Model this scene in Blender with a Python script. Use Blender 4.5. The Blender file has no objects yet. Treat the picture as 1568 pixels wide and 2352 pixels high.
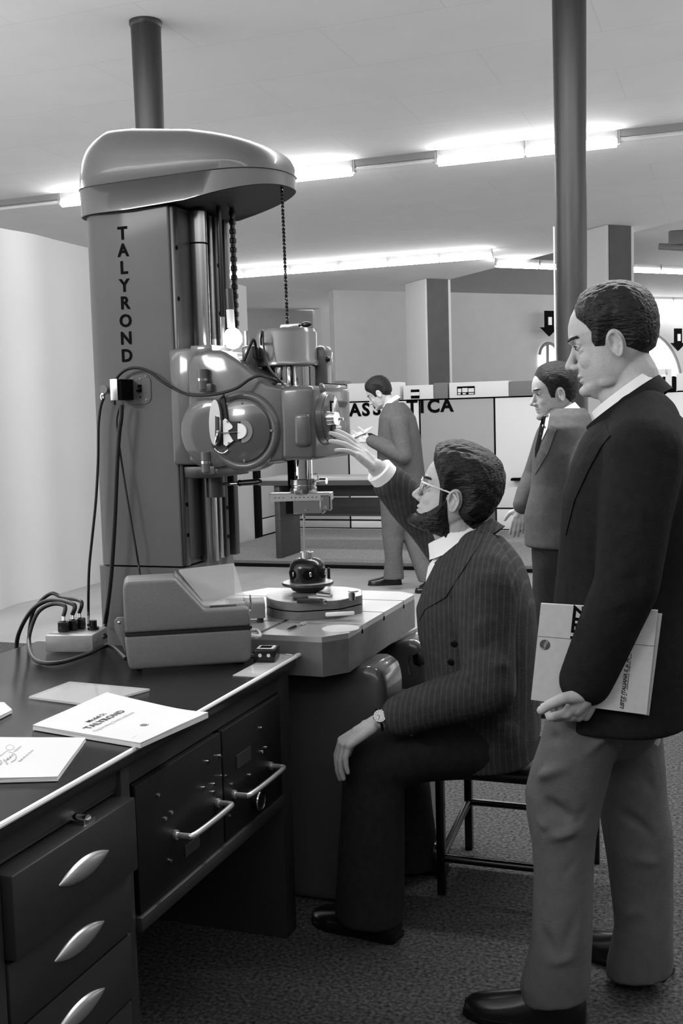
import bpy, bmesh, math, random
import numpy as np
from mathutils import Vector, Matrix, noise
from mathutils.bvhtree import BVHTree
random.seed(7)
sc = bpy.context.scene
COL = sc.collection

# ------------------------------------------------------------------ camera
F = 2500.0; HC = 1.47
CAMR = Matrix.Rotation(math.radians(20), 3, 'Z') @ Matrix.Rotation(math.radians(85), 3, 'X') @ Matrix.Rotation(-0.028, 3, 'Z')
CAMP = Vector((0, 0, HC))
cd = bpy.data.cameras.new('camera'); cam = bpy.data.objects.new('camera', cd); COL.objects.link(cam)
cam.matrix_world = Matrix.Translation(CAMP) @ CAMR.to_4x4()
cd.sensor_fit = 'VERTICAL'; cd.sensor_height = 36; cd.lens = F * 36 / 2352
cd.clip_start = .05; cd.clip_end = 200
sc.camera = cam
# ------------------------------------------------------------------ world, lights, exposure
wd = bpy.data.worlds.new('world'); sc.world = wd; wd.use_nodes = True
wd.node_tree.nodes['Background'].inputs[0].default_value = (1, 1, 1, 1)
wd.node_tree.nodes['Background'].inputs[1].default_value = 1.4
sc.view_settings.view_transform = 'Standard'; sc.view_settings.look = 'None'
sc.view_settings.gamma = 1; sc.view_settings.use_curve_mapping = False
sc.view_settings.exposure = 0.6
CEIL = 5.0
def area(name, loc, tgt, sx, sy, power):
    l = bpy.data.lights.new(name, 'AREA'); l.shape = 'RECTANGLE'; l.size = sx; l.size_y = sy; l.energy = power
    o = bpy.data.objects.new(name, l); COL.objects.link(o); o.location = loc
    o.rotation_euler = (Vector(tgt) - Vector(loc)).to_track_quat('-Z', 'Y').to_euler()
    return o
# fluorescent rows of the hall outside the picture (9 m apart like the two in view) and the daylight of the side windows
area('fluorescent_row_overhead', (-3, 5.6, CEIL - .12), (-3, 5.6, 0), 14, .16, 700)
area('fluorescent_row_behind', (-3, -3.4, CEIL - .12), (-3, -3.4, 0), 14, .16, 110)
area('window_daylight', (-4.6, -2.6, 3.3), (-1.2, 3.2, 1.2), 1.6, 1.3, 215)

# ------------------------------------------------------------------ helpers
def V(*a): return Vector(a)
def ray(px, py): return CAMR @ Vector(((px - 784) / F, -(py - 1176) / F, -1))
def at(px, py, ax, val):
    d = ray(px, py); i = 'xyz'.index(ax); t = (val - CAMP[i]) / d[i]; return CAMP + d * t
def lin(s): return (s / 255.) ** 2.2
MATS = {}
def mat(name, s, rough=.6, metal=0, var=.0, vscale=8, bump=0, bscale=60, spec=.5, coat=0, emit=0, alpha=1, trans=0, stretch=None, ior=1.45):
    """grey procedural material; s = reflectance as 0-255 display value"""
    if name in MATS: return MATS[name]
    m = bpy.data.materials.new(name); m.use_nodes = True; nt = m.node_tree; b = nt.nodes['Principled BSDF']
    c = lin(s); b.inputs['Base Color'].default_value = (c, c, c, 1)
    b.inputs['Roughness'].default_value = rough; b.inputs['Metallic'].default_value = metal
    b.inputs['Specular IOR Level'].default_value = spec; b.inputs['Coat Weight'].default_value = coat
    b.inputs['Coat Roughness'].default_value = .08; b.inputs['IOR'].default_value = ior
    if trans: b.inputs['Transmission Weight'].default_value = trans
    if alpha < 1: b.inputs['Alpha'].default_value = alpha
    if emit: b.inputs['Emission Color'].default_value = (1, 1, 1, 1); b.inputs['Emission Strength'].default_value = emit
    if var or bump:
        tc = nt.nodes.new('ShaderNodeTexCoord'); mp = nt.nodes.new('ShaderNodeMapping')
        nt.links.new(tc.outputs['Object'], mp.inputs[0])
        if stretch: mp.inputs['Scale'].default_value = stretch
    if var:
        n = nt.nodes.new('ShaderNodeTexNoise'); n.inputs['Scale'].default_value = vscale; n.inputs['Detail'].default_value = 5
        nt.links.new(mp.outputs[0], n.inputs[0])
        r = nt.nodes.new('ShaderNodeValToRGB'); r.color_ramp.elements[0].position = .3; r.color_ramp.elements[1].position = .7
        lo, hi = c * (1 - var), c * (1 + var)
        r.color_ramp.elements[0].color = (lo, lo, lo, 1); r.color_ramp.elements[1].color = (hi, hi, hi, 1)
        nt.links.new(n.outputs[0], r.inputs[0]); nt.links.new(r.outputs[0], b.inputs['Base Color'])
    if bump:
        n2 = nt.nodes.new('ShaderNodeTexNoise'); n2.inputs['Scale'].default_value = bscale; n2.inputs['Detail'].default_value = 3
        nt.links.new(mp.outputs[0], n2.inputs[0])
        bp = nt.nodes.new('ShaderNodeBump'); bp.inputs['Strength'].default_value = bump; bp.inputs['Distance'].default_value = .01
        nt.links.new(n2.outputs[0], bp.inputs['Height']); nt.links.new(bp.outputs[0], b.inputs['Normal'])
    MATS[name] = m; return m
WM = {}
def link(o, parent=None):
    COL.objects.link(o)
    if parent is not None:
        o.parent = parent; WM[o.name] = WM[parent.name]
    else: WM[o.name] = Matrix()
    return o
def tag(o, label=None, cat=None, group=None, kind=None):
    if label: o['label'] = label
    if cat: o['category'] = cat
    if group: o['group'] = group
    if kind: o['kind'] = kind
    return o
def thing(name, label, cat, loc=(0, 0, 0), rz=0, group=None):
    o = bpy.data.objects.new(name, None); COL.objects.link(o); o.empty_display_size = .1
    o.location = loc; o.rotation_euler = (0, 0, rz)
    WM[o.name] = Matrix.Translation(Vector(loc)) @ Matrix.Rotation(rz, 4, 'Z')
    return tag(o, label, cat, group)
def smooth_mesh(me, ang=35):
    me.shade_smooth(); me.set_sharp_from_angle(angle=math.radians(ang))
def mobj(name, me, material, parent=None, ang=35):
    if parent is not None: me.transform(WM[parent.name].inverted())
    if material is not None:
        me.materials.clear(); me.materials.append(material)
    if ang: smooth_mesh(me, ang)
    return link(bpy.data.objects.new(name, me), parent)
def spline(pts, n=6, closed=False):
    P = [Vector(p) for p in pts]; out = []; N = len(P); rng = range(N if closed else N - 1)
    g = (lambda i: P[i % N]) if closed else (lambda i: P[max(0, min(N - 1, i))])
    for i in rng:
        a, b, c, d = g(i - 1), g(i), g(i + 1), g(i + 2)
        for k in range(n):
            t = k / n
            out.append(.5 * ((2 * b) + (c - a) * t + (2 * a - 5 * b + 4 * c - d) * t * t + (3 * b - a - 3 * c + d) * t ** 3))
    if not closed: out.append(P[-1])
    return out
class B:
    def __init__(s): s.bm = bmesh.new()
    def merge(s, t, M=None):
        if M is not None: bmesh.ops.transform(t, matrix=M, verts=t.verts)
        me = bpy.data.meshes.new('t'); t.to_mesh(me); t.free(); s.bm.from_mesh(me); bpy.data.meshes.remove(me); return s
    def box(s, x0, x1, y0, y1, z0, z1, bev=0, seg=2, M=None):
        t = bmesh.new(); bmesh.ops.create_cube(t, size=1)
        bmesh.ops.transform(t, matrix=Matrix.Translation(((x0 + x1) / 2, (y0 + y1) / 2, (z0 + z1) / 2)) @ Matrix.Diagonal((x1 - x0, y1 - y0, z1 - z0, 1)), verts=t.verts)
        if bev: bmesh.ops.bevel(t, geom=t.edges[:], offset=bev, segments=seg, profile=.5, affect='EDGES')
        return s.merge(t, M)
    def cyl(s, p0, p1, r0, r1=None, seg=24, bev=0, caps=True):
        p0, p1 = Vector(p0), Vector(p1); d = p1 - p0; r1 = r0 if r1 is None else r1
        t = bmesh.new(); bmesh.ops.create_cone(t, cap_ends=caps, segments=seg, radius1=r0, radius2=r1, depth=d.length)
        if bev:
            bmesh.ops.bevel(t, geom=[e for e in t.edges if abs(e.verts[0].co.z - e.verts[1].co.z) < 1e-6], offset=bev, segments=2, profile=.5, affect='EDGES')
        return s.merge(t, Matrix.Translation((p0 + p1) / 2) @ d.to_track_quat('Z', 'Y').to_matrix().to_4x4())
    def tube(s, pts, r, seg=10, n=6, closed=False, sm=True):
        P = spline(pts, n, closed) if sm else [Vector(p) for p in pts]
        R = r if isinstance(r, (list, tuple)) else None
        t = s.bm; rings = []; up = None; N = len(P)
        for i, p in enumerate(P):
            a = P[(i - 1) % N] if closed or i > 0 else P[i]; b = P[(i + 1) % N] if closed or i < N - 1 else P[i]
            d = (b - a).normalized()
            if up is None: up = d.orthogonal().normalized()
            up = (up - d * up.dot(d)); up = up.normalized() if up.length > 1e-6 else d.orthogonal().normalized()
            q = d.cross(up); rr = r
            if R:
                f = i / (N - 1) * (len(R) - 1); k = min(int(f), len(R) - 2); rr = R[k] + (R[k + 1] - R[k]) * (f - k)
            rings.append([t.verts.new(p + (up * math.cos(j / seg * 2 * math.pi) + q * math.sin(j / seg * 2 * math.pi)) * rr) for j in range(seg)])
        M = N if closed else N - 1
        for i in range(M):
            a, b = rings[i], rings[(i + 1) % N]
            for j in range(seg): t.faces.new((a[j], a[(j + 1) % seg], b[(j + 1) % seg], b[j]))
        if not closed:
            t.faces.new(rings[0][::-1]); t.faces.new(rings[-1])
        return s
    def loft(s, rings, caps=True, closed=True):
        t = s.bm; rs = [[t.verts.new(p) for p in r] for r in rings]; n = len(rs[0])
        for a, b in zip(rs, rs[1:]):
            for j in range(n if closed else n - 1):
                t.faces.new((a[j], a[(j + 1) % n], b[(j + 1) % n], b[j]))
        if caps:
            t.faces.new(rs[0][::-1]); t.faces.new(rs[-1])
        return s
    def lathe(s, prof, c, axis=(0, 0, 1), seg=40, caps=True):
        ax = Vector(axis).normalized(); u = ax.orthogonal().normalized(); w = ax.cross(u); c = Vector(c)
        return s.loft([[c + ax * z + (u * math.cos(a) + w * math.sin(a)) * max(r, 1e-4) for a in [j / seg * 2 * math.pi for j in range(seg)]] for r, z in prof], caps)
    def prism(s, poly, f0, f1, bev=0, seg=2):
        """poly: list of 2d pts, f0/f1: functions 2d->3d for both ends"""
        t = bmesh.new(); a = [t.verts.new(f0(*p)) for p in poly]; b = [t.verts.new(f1(*p)) for p in poly]; n = len(poly)
        t.faces.new(a[::-1]); t.faces.new(b)
        for j in range(n): t.faces.new((a[j], a[(j + 1) % n], b[(j + 1) % n], b[j]))
        bmesh.ops.recalc_face_normals(t, faces=t.faces[:])
        if bev: bmesh.ops.bevel(t, geom=t.edges[:], offset=bev, segments=seg, profile=.5, affect='EDGES')
        return s.merge(t)
    def ball(s, c, r, M=None, u=20, v=12):
        r = (r, r, r) if not isinstance(r, (tuple, list)) else r
        t = bmesh.new(); bmesh.ops.create_uvsphere(t, u_segments=u, v_segments=v, radius=1)
        MM = Matrix.Translation(c) @ (M.to_4x4() if M is not None else Matrix()) @ Matrix.Diagonal((*r, 1))
        return s.merge(t, MM)
    def quad(s, pts, thick):
        """thin slab from 4 base corners, extruded up"""
        return s.prism([(i, 0) for i in range(len(pts))], lambda i, _: Vector(pts[i]), lambda i, _: Vector(pts[i]) + V(0, 0, thick))
    def mesh(s, name='m'):
        bmesh.ops.recalc_face_normals(s.bm, faces=s.bm.faces[:])
        me = bpy.data.meshes.new(name); s.bm.to_mesh(me); s.bm.free(); return me
    def build(s, name, material, parent=None, ang=35):
        return mobj(name, s.mesh(name), material, parent, ang)
def dg(): return bpy.context.evaluated_depsgraph_get()
def textmesh(txt, size, M, ext=.0006, bold=0.0, align='CENTER', spacing=1, shear=0):
    c = bpy.data.curves.new('txt', 'FONT'); c.body = txt; c.size = size; c.extrude = ext; c.offset = bold
    c.align_x = align; c.align_y = 'CENTER'; c.space_character = spacing; c.resolution_u = 3; c.shear = shear
    o = bpy.data.objects.new('txt', c); COL.objects.link(o); dgr = dg()
    me = bpy.data.meshes.new_from_object(o.evaluated_get(dgr)); bpy.data.objects.remove(o); bpy.data.curves.remove(c)
    me.transform(M); return me
def frame(o, x, y):
    """matrix with origin o, x axis x, y axis y (roughly)"""
    x = Vector(x).normalized(); z = x.cross(Vector(y)).normalized(); y = z.cross(x)
    M = Matrix((x, y, z)).transposed().to_4x4(); M.translation = Vector(o); return M
def struct(name, b, m, ang=35):
    o = b.build(name, m, None, ang); o['kind'] = 'structure'; return o
def copy_tree(o, M=None):
    """copy of a thing with its parts; M = new world matrix of the root"""
    r = o.copy(); COL.objects.link(r); WM[r.name] = M if M is not None else WM[o.name]
    if M is not None: r.matrix_world = M
    for ch in o.children:
        c = ch.copy(); COL.objects.link(c); c.parent = r; WM[c.name] = WM[r.name]
        for g in ch.children:
            d = g.copy(); COL.objects.link(d); d.parent = c
    return r

# ------------------------------------------------------------------ materials
m_carpet = mat('carpet_loop', 66, .95, var=.75, vscale=90, bump=.7, bscale=130, spec=.1)
m_hall = mat('hall_floor', 128, .45, var=.16, vscale=2.2, spec=.4, stretch=(1, .5, 1))
m_carpet2 = mat('stand_carpet', 128, .95, var=.25, vscale=40, spec=.1)
m_carpet3 = mat('stand_carpet_strip', 92, .95, var=.2, vscale=40, spec=.1)
m_ceil = mat('ceiling_paint', 224, .9, var=.02, vscale=2, bump=.15, bscale=14, spec=.2)
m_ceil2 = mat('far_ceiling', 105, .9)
m_wall = mat('wall_plaster', 168, .9, var=.03, vscale=3)
m_wall_w = mat('white_cloth_partition', 176, .95, var=.02, vscale=2)
m_frieze = mat('frieze', 112, .9, var=.03, vscale=3)
m_black = mat('black_satin', 30, .4)
m_dark = mat('dark_paint', 62, .35, var=.12, vscale=20, coat=.2)
m_pole = mat('pole_paint', 40, .42, var=.3, vscale=5, spec=.5, stretch=(6, 6, .6))
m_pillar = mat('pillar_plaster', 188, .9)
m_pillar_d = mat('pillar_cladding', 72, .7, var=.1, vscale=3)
m_housing = mat('lamp_housing', 135, .5)
m_tube = mat('lamp_tube', 240, .5, emit=24)
m_window = mat('bright_window', 250, .5, emit=2.2)
m_pan_w = mat('panel_white', 226, .7); m_pan_g = mat('panel_grey', 166, .7); m_pan_b = mat('panel_box', 118, .7)
m_ink = mat('ink_black', 18, .9, spec=.1)
m_wood = mat('dark_wood', 58, .5, var=.2, vscale=4, stretch=(.6, 1, 8))
m_woodtop = mat('counter_top', 150, .5)
m_mach = mat('machine_enamel', 80, .36, var=.05, vscale=5, spec=.4, coat=.45, bump=.04, bscale=30)
m_mach_d = mat('machine_enamel_dark', 72, .26, var=.05, vscale=6, coat=.5)
m_steel = mat('ground_steel', 175, .22, metal=1)
m_chrome = mat('chrome', 225, .06, metal=1)
m_steel_d = mat('dark_steel', 70, .38, metal=.7, var=.25, vscale=6, stretch=(5, 5, .4))
m_iron = mat('lapped_iron', 168, .34, metal=.5, var=.06, vscale=6)
m_iron_s = mat('iron_side', 104, .5, metal=.2, var=.12, vscale=30)
m_rubber = mat('black_rubber', 22, .45)
m_bake = mat('bakelite', 18, .25, spec=.6)
m_lam = mat('black_laminate', 34, .2, var=.08, vscale=10, spec=.45)
m_trim = mat('white_edging', 214, .5)
m_desk = mat('desk_enamel', 46, .4, var=.06, vscale=12)
m_rackp = mat('rack_black', 10, .5, var=.2, vscale=30)
m_alu = mat('aluminium', 205, .3, metal=.85)
m_box = mat('recorder_enamel', 98, .5, var=.06, vscale=120, bump=.15, bscale=260)
m_paper = mat('paper', 194, .8); m_paper2 = mat('paper_edge', 200, .8, var=.2, vscale=10, stretch=(1, 1, 90))
m_print = mat('print_grey', 70, .8)
m_print_l = mat('print_light', 168, .8)
m_acryl = mat('clear_plastic', 235, .06, alpha=.3, spec=.8)
m_glass = mat('lens_glass', 235, .03, alpha=.12, spec=.8)

# faint board joints in the ceiling paint
_nt = m_ceil.node_tree; _b = _nt.nodes['Principled BSDF']; _src = _b.inputs['Base Color'].links[0].from_socket
_tc = _nt.nodes.new('ShaderNodeTexCoord'); _br = _nt.nodes.new('ShaderNodeTexBrick'); _br.inputs['Scale'].default_value = 1
_br.inputs['Brick Width'].default_value = 2.4; _br.inputs['Row Height'].default_value = 1.2; _br.inputs['Mortar Size'].default_value = .006; _br.inputs['Mortar Smooth'].default_value = .3
for _k, _v in (('Color1', 1), ('Color2', .985), ('Mortar', .88)): _br.inputs[_k].default_value = (_v, _v, _v, 1)
_mx = _nt.nodes.new('ShaderNodeMixRGB'); _mx.blend_type = 'MULTIPLY'; _mx.inputs[0].default_value = 1
_nt.links.new(_tc.outputs['Object'], _br.inputs[0]); _nt.links.new(_src, _mx.inputs[1]); _nt.links.new(_br.outputs[0], _mx.inputs[2]); _nt.links.new(_mx.outputs[0], _b.inputs['Base Color'])
# ------------------------------------------------------------------ the hall
struct('floor', B().box(-5.6, 3.2, -1.6, 6.1, -.02, 0), m_carpet)
struct('floor', B().box(-22, 6, 6.1, 34, -.02, -.001), m_hall)
struct('floor', B().box(-5.5, 3, 10.15, 13.2, -.02, .02), m_carpet2)
struct('floor', B().box(-5.5, 3, 9.9, 10.15, -.02, .021), m_carpet3)
struct('trim_1', B().box(-5.5, 3, 9.86, 9.9, -.02, .03), m_ink)
# unseen walls added behind and to the right, cutting light on near things
struct('shade_wall_near', B().box(-5.6, 3.3, -1.7, -1.6, 0, 3.0), m_pan_b)
struct('shade_wall_right', B().box(3.2, 3.3, -1.6, 9.0, 0, 3.0), m_pan_b)
d3 = V(.714, .70, 0); n3 = V(-.70, .714, 0)
E0 = V(-12.63, 34.2, CEIL); E1 = V(3.2, 17.6, CEIL)
b = B(); b.prism([(-22, -5), (8, -5), (8, 12.6), (3.2, 17.6), (-12.63, 34.2), (-22, 27.6)], lambda x, y: V(x, y, CEIL), lambda x, y: V(x, y, CEIL + .35))
struct('ceiling', b, m_ceil)
C3 = E0 + V(0, 0, .9)
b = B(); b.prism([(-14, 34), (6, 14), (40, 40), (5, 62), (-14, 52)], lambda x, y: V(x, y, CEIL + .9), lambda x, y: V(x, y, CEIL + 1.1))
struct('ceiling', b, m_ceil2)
P3 = at(1180, 607, 'z', CEIL + .9)
def at3(px, py, off=0):
    d = ray(px, py); t = n3.dot(P3 - n3 * off - CAMP) / n3.dot(d); return CAMP + d * t
def wallbox(a, bb, z0, z1, th=.3):
    a, bb = Vector(a), Vector(bb); d = (bb - a).normalized(); n = V(-d.y, d.x, 0) * th
    return B().prism([(0, 0), (1, 0), (2, 0), (3, 0)], lambda i, _: [V(a.x, a.y, z0), V(bb.x, bb.y, z0), V(bb.x + n.x, bb.y + n.y, z0), V(a.x + n.x, a.y + n.y, z0)][i],
                     lambda i, _: [V(a.x, a.y, z1), V(bb.x, bb.y, z1), V(bb.x + n.x, bb.y + n.y, z1), V(a.x + n.x, a.y + n.y, z1)][i])
zf = at3(1180, 675).z
struct('wall_far', wallbox(P3 - d3 * 6, P3 + d3 * 26, 0, zf), m_wall)
struct('trim_2', wallbox(P3 - d3 * 6 - n3 * .04, P3 + d3 * 26 - n3 * .04, zf, CEIL + 1), m_frieze)
K = V(-12.8, 34.3, 0)
struct('wall_back', wallbox(K, K + d3 * 9, 0, 4.95), m_wall)
struct('trim_3', wallbox(K - n3 * .04, K + d3 * 9 - n3 * .04, 4.95, CEIL + 1), m_frieze)
struct('wall_corner', wallbox(K - d3 * 14, K - d3 * .02, 0, CEIL), m_wall)
struct('wall_corner', wallbox(K - d3 * .02 - n3 * .7, K - d3 * .02 + n3 * .1, 0, CEIL, .5), m_pan_w)
# cloth-covered partition on the left, soft folds in it
b = B(); rings = []
for i in range(181):
    y = 3.4 + (12.12 - 3.4) * i / 180
    amp = .05 * max(0, min(1, (8.2 - y) / 1.2))
    x = -5.55 + amp * math.sin(y * 7.3) + amp * .6 * math.sin(y * 3.1 + 1)
    rings.append([V(x, y, 0), V(x, y, 3.065), V(x - .06, y, 3.065), V(x - .06, y, 0)])
b.loft(rings); struct('wall_left', b, m_wall_w, 60)
# pillars: light plaster with one dark clad face
def pillar(px, py, la, lb, lab):
    c = at(px, py, 'z', CEIL); c.z = 0
    t = thing('pillar', lab, 'pillar', c)
    p = [c, c + d3 * lb, c + d3 * lb + n3 * la, c + n3 * la]
    B().prism([(i, 0) for i in range(4)], lambda i, _: p[i], lambda i, _: p[i] + V(0, 0, CEIL - .002), .02).build('shaft', m_pillar, t)
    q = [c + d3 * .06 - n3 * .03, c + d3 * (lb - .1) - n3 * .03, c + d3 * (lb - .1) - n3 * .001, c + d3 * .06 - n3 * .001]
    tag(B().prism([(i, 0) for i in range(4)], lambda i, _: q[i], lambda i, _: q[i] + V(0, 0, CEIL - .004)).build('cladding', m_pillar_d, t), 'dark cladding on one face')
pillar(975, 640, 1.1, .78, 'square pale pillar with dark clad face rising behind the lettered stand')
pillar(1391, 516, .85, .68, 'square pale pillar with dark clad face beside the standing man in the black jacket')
# round dark poles
def pole(c, r, lab):
    t = thing('steel_pole', lab, 'pole', (c.x, c.y, 0))
    B().lathe([(r * .96, 0), (r * .96, 2.4), (r * .985, 3.6), (r * 1.06, 4.9), (r * 1.08, CEIL - .01)], (c.x, c.y, 0), seg=36).build('shaft', m_pole, t)
    B().lathe([(r * 1.08, CEIL - .05), (r * 1.16, CEIL - .03), (r * 1.16, CEIL - .002)], (c.x, c.y, 0), seg=36).build('top_ring', m_pole, t)
    return t
pc = at(334, 50, 'z', CEIL); pole(pc, .125, 'round dark steel pole standing behind the measuring machine')
pc = at(1312, 600, 'y', 9.0); tp = pole(pc, .127, 'round dark steel pole between the walking man and the standing man')
B().cyl(V(pc.x - .135, pc.y + .02, 0), V(pc.x - .138, pc.y + .02, 2.95), .009, seg=10).build('pale_rod', m_trim, tp)  # slim pale rod along the left side of the pole
# fluorescent fittings
def fitting(lit, M, lab, grp):
    t = thing('ceiling_light', lab, 'ceiling light', M.translation, 0, grp)
    WM[t.name] = Matrix()
    t.matrix_world = M; mt = m_tube if lit else m_housing
    B().box(-.57, .57, -.025, .025, -.09, 0).build('housing', m_housing, t)
    tb = B().cyl((-.57, 0, -.15), (.57, 0, -.15), .06, seg=8) if lit else B().cyl((-.57, 0, -.13), (.57, 0, -.13), .025, seg=8)
    tb.build('tube', mt if lit else m_trim, t)
    for e in (-1, 1): B().box(.581 * e - .011, .581 * e + .011, -.04, .04, -.17, 0).build('end_cap', m_housing, t)
    return t
LIT = fitting(True, Matrix.Translation((-4.4 - 1.0, 14.55, CEIL)), 'glowing fluorescent fitting in the ceiling row crossing behind the machine hood', 'lit fittings of the nearer row')
OFF = fitting(False, Matrix.Translation((-4.4, 14.55, CEIL)), 'unlit fluorescent fitting in the ceiling row crossing behind the machine hood', 'unlit fittings of the nearer row')
first = {True: LIT, False: OFF}; used = {True: False, False: False}
for k in range(-6, 5):
    x = -4.4 + 1.19 * k; lit = k in (-4, -3, -2, -1, 1, 2, 4)
    M = Matrix.Translation((x, 14.6 - .002 * k, CEIL))
    if not used[lit]: first[lit].matrix_world = M; used[lit] = True
    else: copy_tree(first[lit], M)
for k in range(7):
    o = copy_tree(LIT, Matrix.Translation((-5.56 - 1.18 * k, 23.65, CEIL)))
    tag(o, 'glowing fluorescent fitting in the long ceiling row above the lettered stand', grp := 'ceiling light', 'lit fittings of the farther row')
R3 = Matrix.Rotation(math.atan2(d3.y, d3.x), 4, 'Z')
s3 = at(1137, 603, 'z', CEIL - .1)
for k in range(11):
    o = copy_tree(LIT, Matrix.Translation(s3 + d3 * (.6 + 1.2 * k) + V(0, 0, .1)) @ R3)
    tag(o, 'glowing fluorescent fitting in the slanting row before the frieze', 'ceiling light', 'lit fittings of the slanting row')
s4 = at(1476, 688, 'z', CEIL - .1)
for k in range(6):
    o = copy_tree(LIT, Matrix.Translation(s4 + d3 * (.6 + 1.2 * k) + V(0, 0, .1)) @ R3)
    tag(o, 'glowing fluorescent fitting in the farthest row seen past the dark-haired head', 'ceiling light', 'lit fittings of the farthest row')
# arched windows in the far wall
def arch(n, cx, base, rx, ry, bars):
    z0 = [at3(cx + rx * math.cos(a), base - ry * math.sin(a), .06) for a in [math.pi * i / 24 for i in range(25)]]
    z0 = [at3(cx + rx, base + 30, .06)] + z0 + [at3(cx - rx, base + 30, .06)]
    o = struct('window_%d' % n, B().prism([(i, 0) for i in range(len(z0))], lambda i, _: z0[i], lambda i, _: z0[i] + n3 * .02), m_window)
    B().tube([p - n3 * .03 for p in z0[1:-1]], .05, 6, 1, sm=False).build('window_frame', m_frieze, o)
    for x in bars: B().tube([at3(x, base + 30, .1), at3(x, base - ry * .98, .1)], .05, 6, 1, sm=False).build('glazing_bar', m_frieze, o)
arch(1, 1258, 815, 20, 26, (1257,))
arch(2, 1470, 882, 92, 122, ())
def arrow(px, py, s, lab):
    o = at3(px, py, .5); R = frame(o, d3, V(0, 0, 1)); k = s * (o - CAMP).length / F
    t = thing('arrow_sign', lab, 'sign', o, 0, 'arrow signs on the far wall'); 
    P = lambda x, z: o + d3 * x * k * 1.35 + V(0, 0, z * k)
    out = [(-.3, 1), (.3, 1), (.3, -.3), (.62, -.3), (0, -1), (-.62, -.3), (-.3, -.3)]
    B().prism(out, lambda x, z: P(x, z), lambda x, z: P(x, z) + n3 * .06).build('board', m_ink, t)
    B().prism([(-.12, .5), (.12, .5), (.12, -.12), (-.12, -.12)], lambda x, z: P(x, z) - n3 * .03, lambda x, z: P(x, z) - n3 * .002).build('inset', m_pan_w, t)
arrow(1262, 743, 28, 'black downward arrow sign with pale inset on the far wall')
arrow(1558, 780, 24, 'black downward arrow sign with pale inset on the far wall')
# ------------------------------------------------------------------ lettered exhibition stand
YB = 13.25
st = thing('stand_wall', 'low exhibition stand wall of white and grey panels with black lettering', 'stand', (-3.5, YB, 0))
seams = [-5.45, -4.70, -3.74, -2.79, -1.84, -.89, .06, 1.0]
tone = [m_pan_g, m_pan_w, m_pan_g, m_pan_w, m_pan_g, m_pan_w, m_pan_w]
B().box(-5.45, 1.0, YB + .02, YB + .06, .02, 1.66).build('backing', m_ink, st)
for i in range(7):
    x0, x1 = seams[i], seams[i + 1]; zs = .13 if i < 2 else .287
    B().box(x0 + .012, x1 - .012, YB - .01, YB + .02, zs + .012, 1.645, .003).build('panel', tone[i], st)
    B().box(x0 + .012, x1 - .012, YB - .01, YB + .02, .035, zs - .008, .003).build('panel', m_pan_g if i in (0, 2) else m_pan_w, st)
ML = lambda px, py, dz=0: frame(at(px, py, 'y', YB - .014), (1, 0, 0), (0, 0, 1))
for ch, px, py in (('A', 815, 943), ('S', 840, 942), ('S', 865, 940), ('T', 946, 936), ('I', 969, 935), ('C', 995, 934), ('A', 1026, 932)):
    mobj('letter', textmesh(ch, .225, ML(px, py), .004, .008), m_ink, st, 0)
# boxes standing on top of the wall
def sign_box(pa, pb, z1, m, lab, dy=0, cat='sign'):
    xa, xb = at(pa, 900, 'y', YB).x, at(pb, 900, 'y', YB).x
    t = thing('sign_box', lab, cat, ((xa + xb) / 2, YB, 1.66))
    B().box(xa, xb, YB - .06 + dy, YB + .2 + dy, 1.661, z1, .006).build('case', m, t); return t
sign_box(742, 796, 1.93, m_pan_b, 'grey box on the stand wall between the spindle head and white sign')
sign_box(801, 921, 1.885, m_pan_w, 'blank white sign box behind the reading man')
t = sign_box(929, 997, 1.835, m_pan_w, 'white sign box with a small black barred emblem')
def emblem(t, px0, px1, py0, py1, bars, txt=None):
    a = at(px0, py0, 'y', YB - .066); c = at(px1, py1, 'y', YB - .066)
    B().box(a.x, c.x, YB - .068, YB - .062, c.z, a.z).build('emblem', m_ink, t)
    for u0, u1, v0, v1 in bars:
        B().box(a.x + (c.x - a.x) * u0, a.x + (c.x - a.x) * u1, YB - .071, YB - .066, c.z + (a.z - c.z) * v0, c.z + (a.z - c.z) * v1).build('emblem_bar', m_pan_w, t)
emblem(t, 943, 963, 895, 915, ((0, 1, .33, .7),))
sign_box(998, 1030, 1.855, m_pan_b, 'small grey box between the two emblem signs on the stand wall', .02)
t = sign_box(1034, 1170, 1.85, m_pan_w, 'long white sign box with a black framed emblem of pale bars')
emblem(t, 1049, 1090, 888, 906, ((.05, .25, .3, .75), (.3, .6, .3, .8), (.64, .96, .3, .75), (.05, .2, .06, .22), (.32, .5, .06, .2), (.66, .95, .06, .2)))
sign_box(1171, 1234, 1.84, m_pan_b, 'grey box on the stand wall beside the walking man')
t = sign_box(1486, 1551, 1.83, m_ink, 'black framed lit sign with bold white letters past the standing man')
for ch, px in (('T', 1514), ('I', 1535)):
    mobj('letter', textmesh(ch, .26, frame(at(px, 872, 'y', YB - .066), (1, 0, 0), (0, 0, 1)), .004, .022), m_pan_w, t, 0)
sign_box(1553, 1640, 1.86, m_pan_w, 'pale box beside the black framed lit sign', .02)
# side screen running to the left partition
ss = thing('side_screen', 'grey two-row panel screen with black post meeting the left partition', 'screen', (-5.5, 12.6, 0))
B().box(-5.58, -5.5, 12.14, 12.24, 0, 1.66).build('post', m_ink, ss)
B().box(-5.56, -5.51, 12.24, 13.2, .02, 1.66).build('backing', m_ink, ss)
B().box(-5.52, -5.5, 12.25, 13.19, .25, 1.65, .003).build('panel', m_pan_g, ss)
B().box(-5.52, -5.5, 12.25, 13.19, .04, .235, .003).build('panel', m_pan_g, ss)
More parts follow.
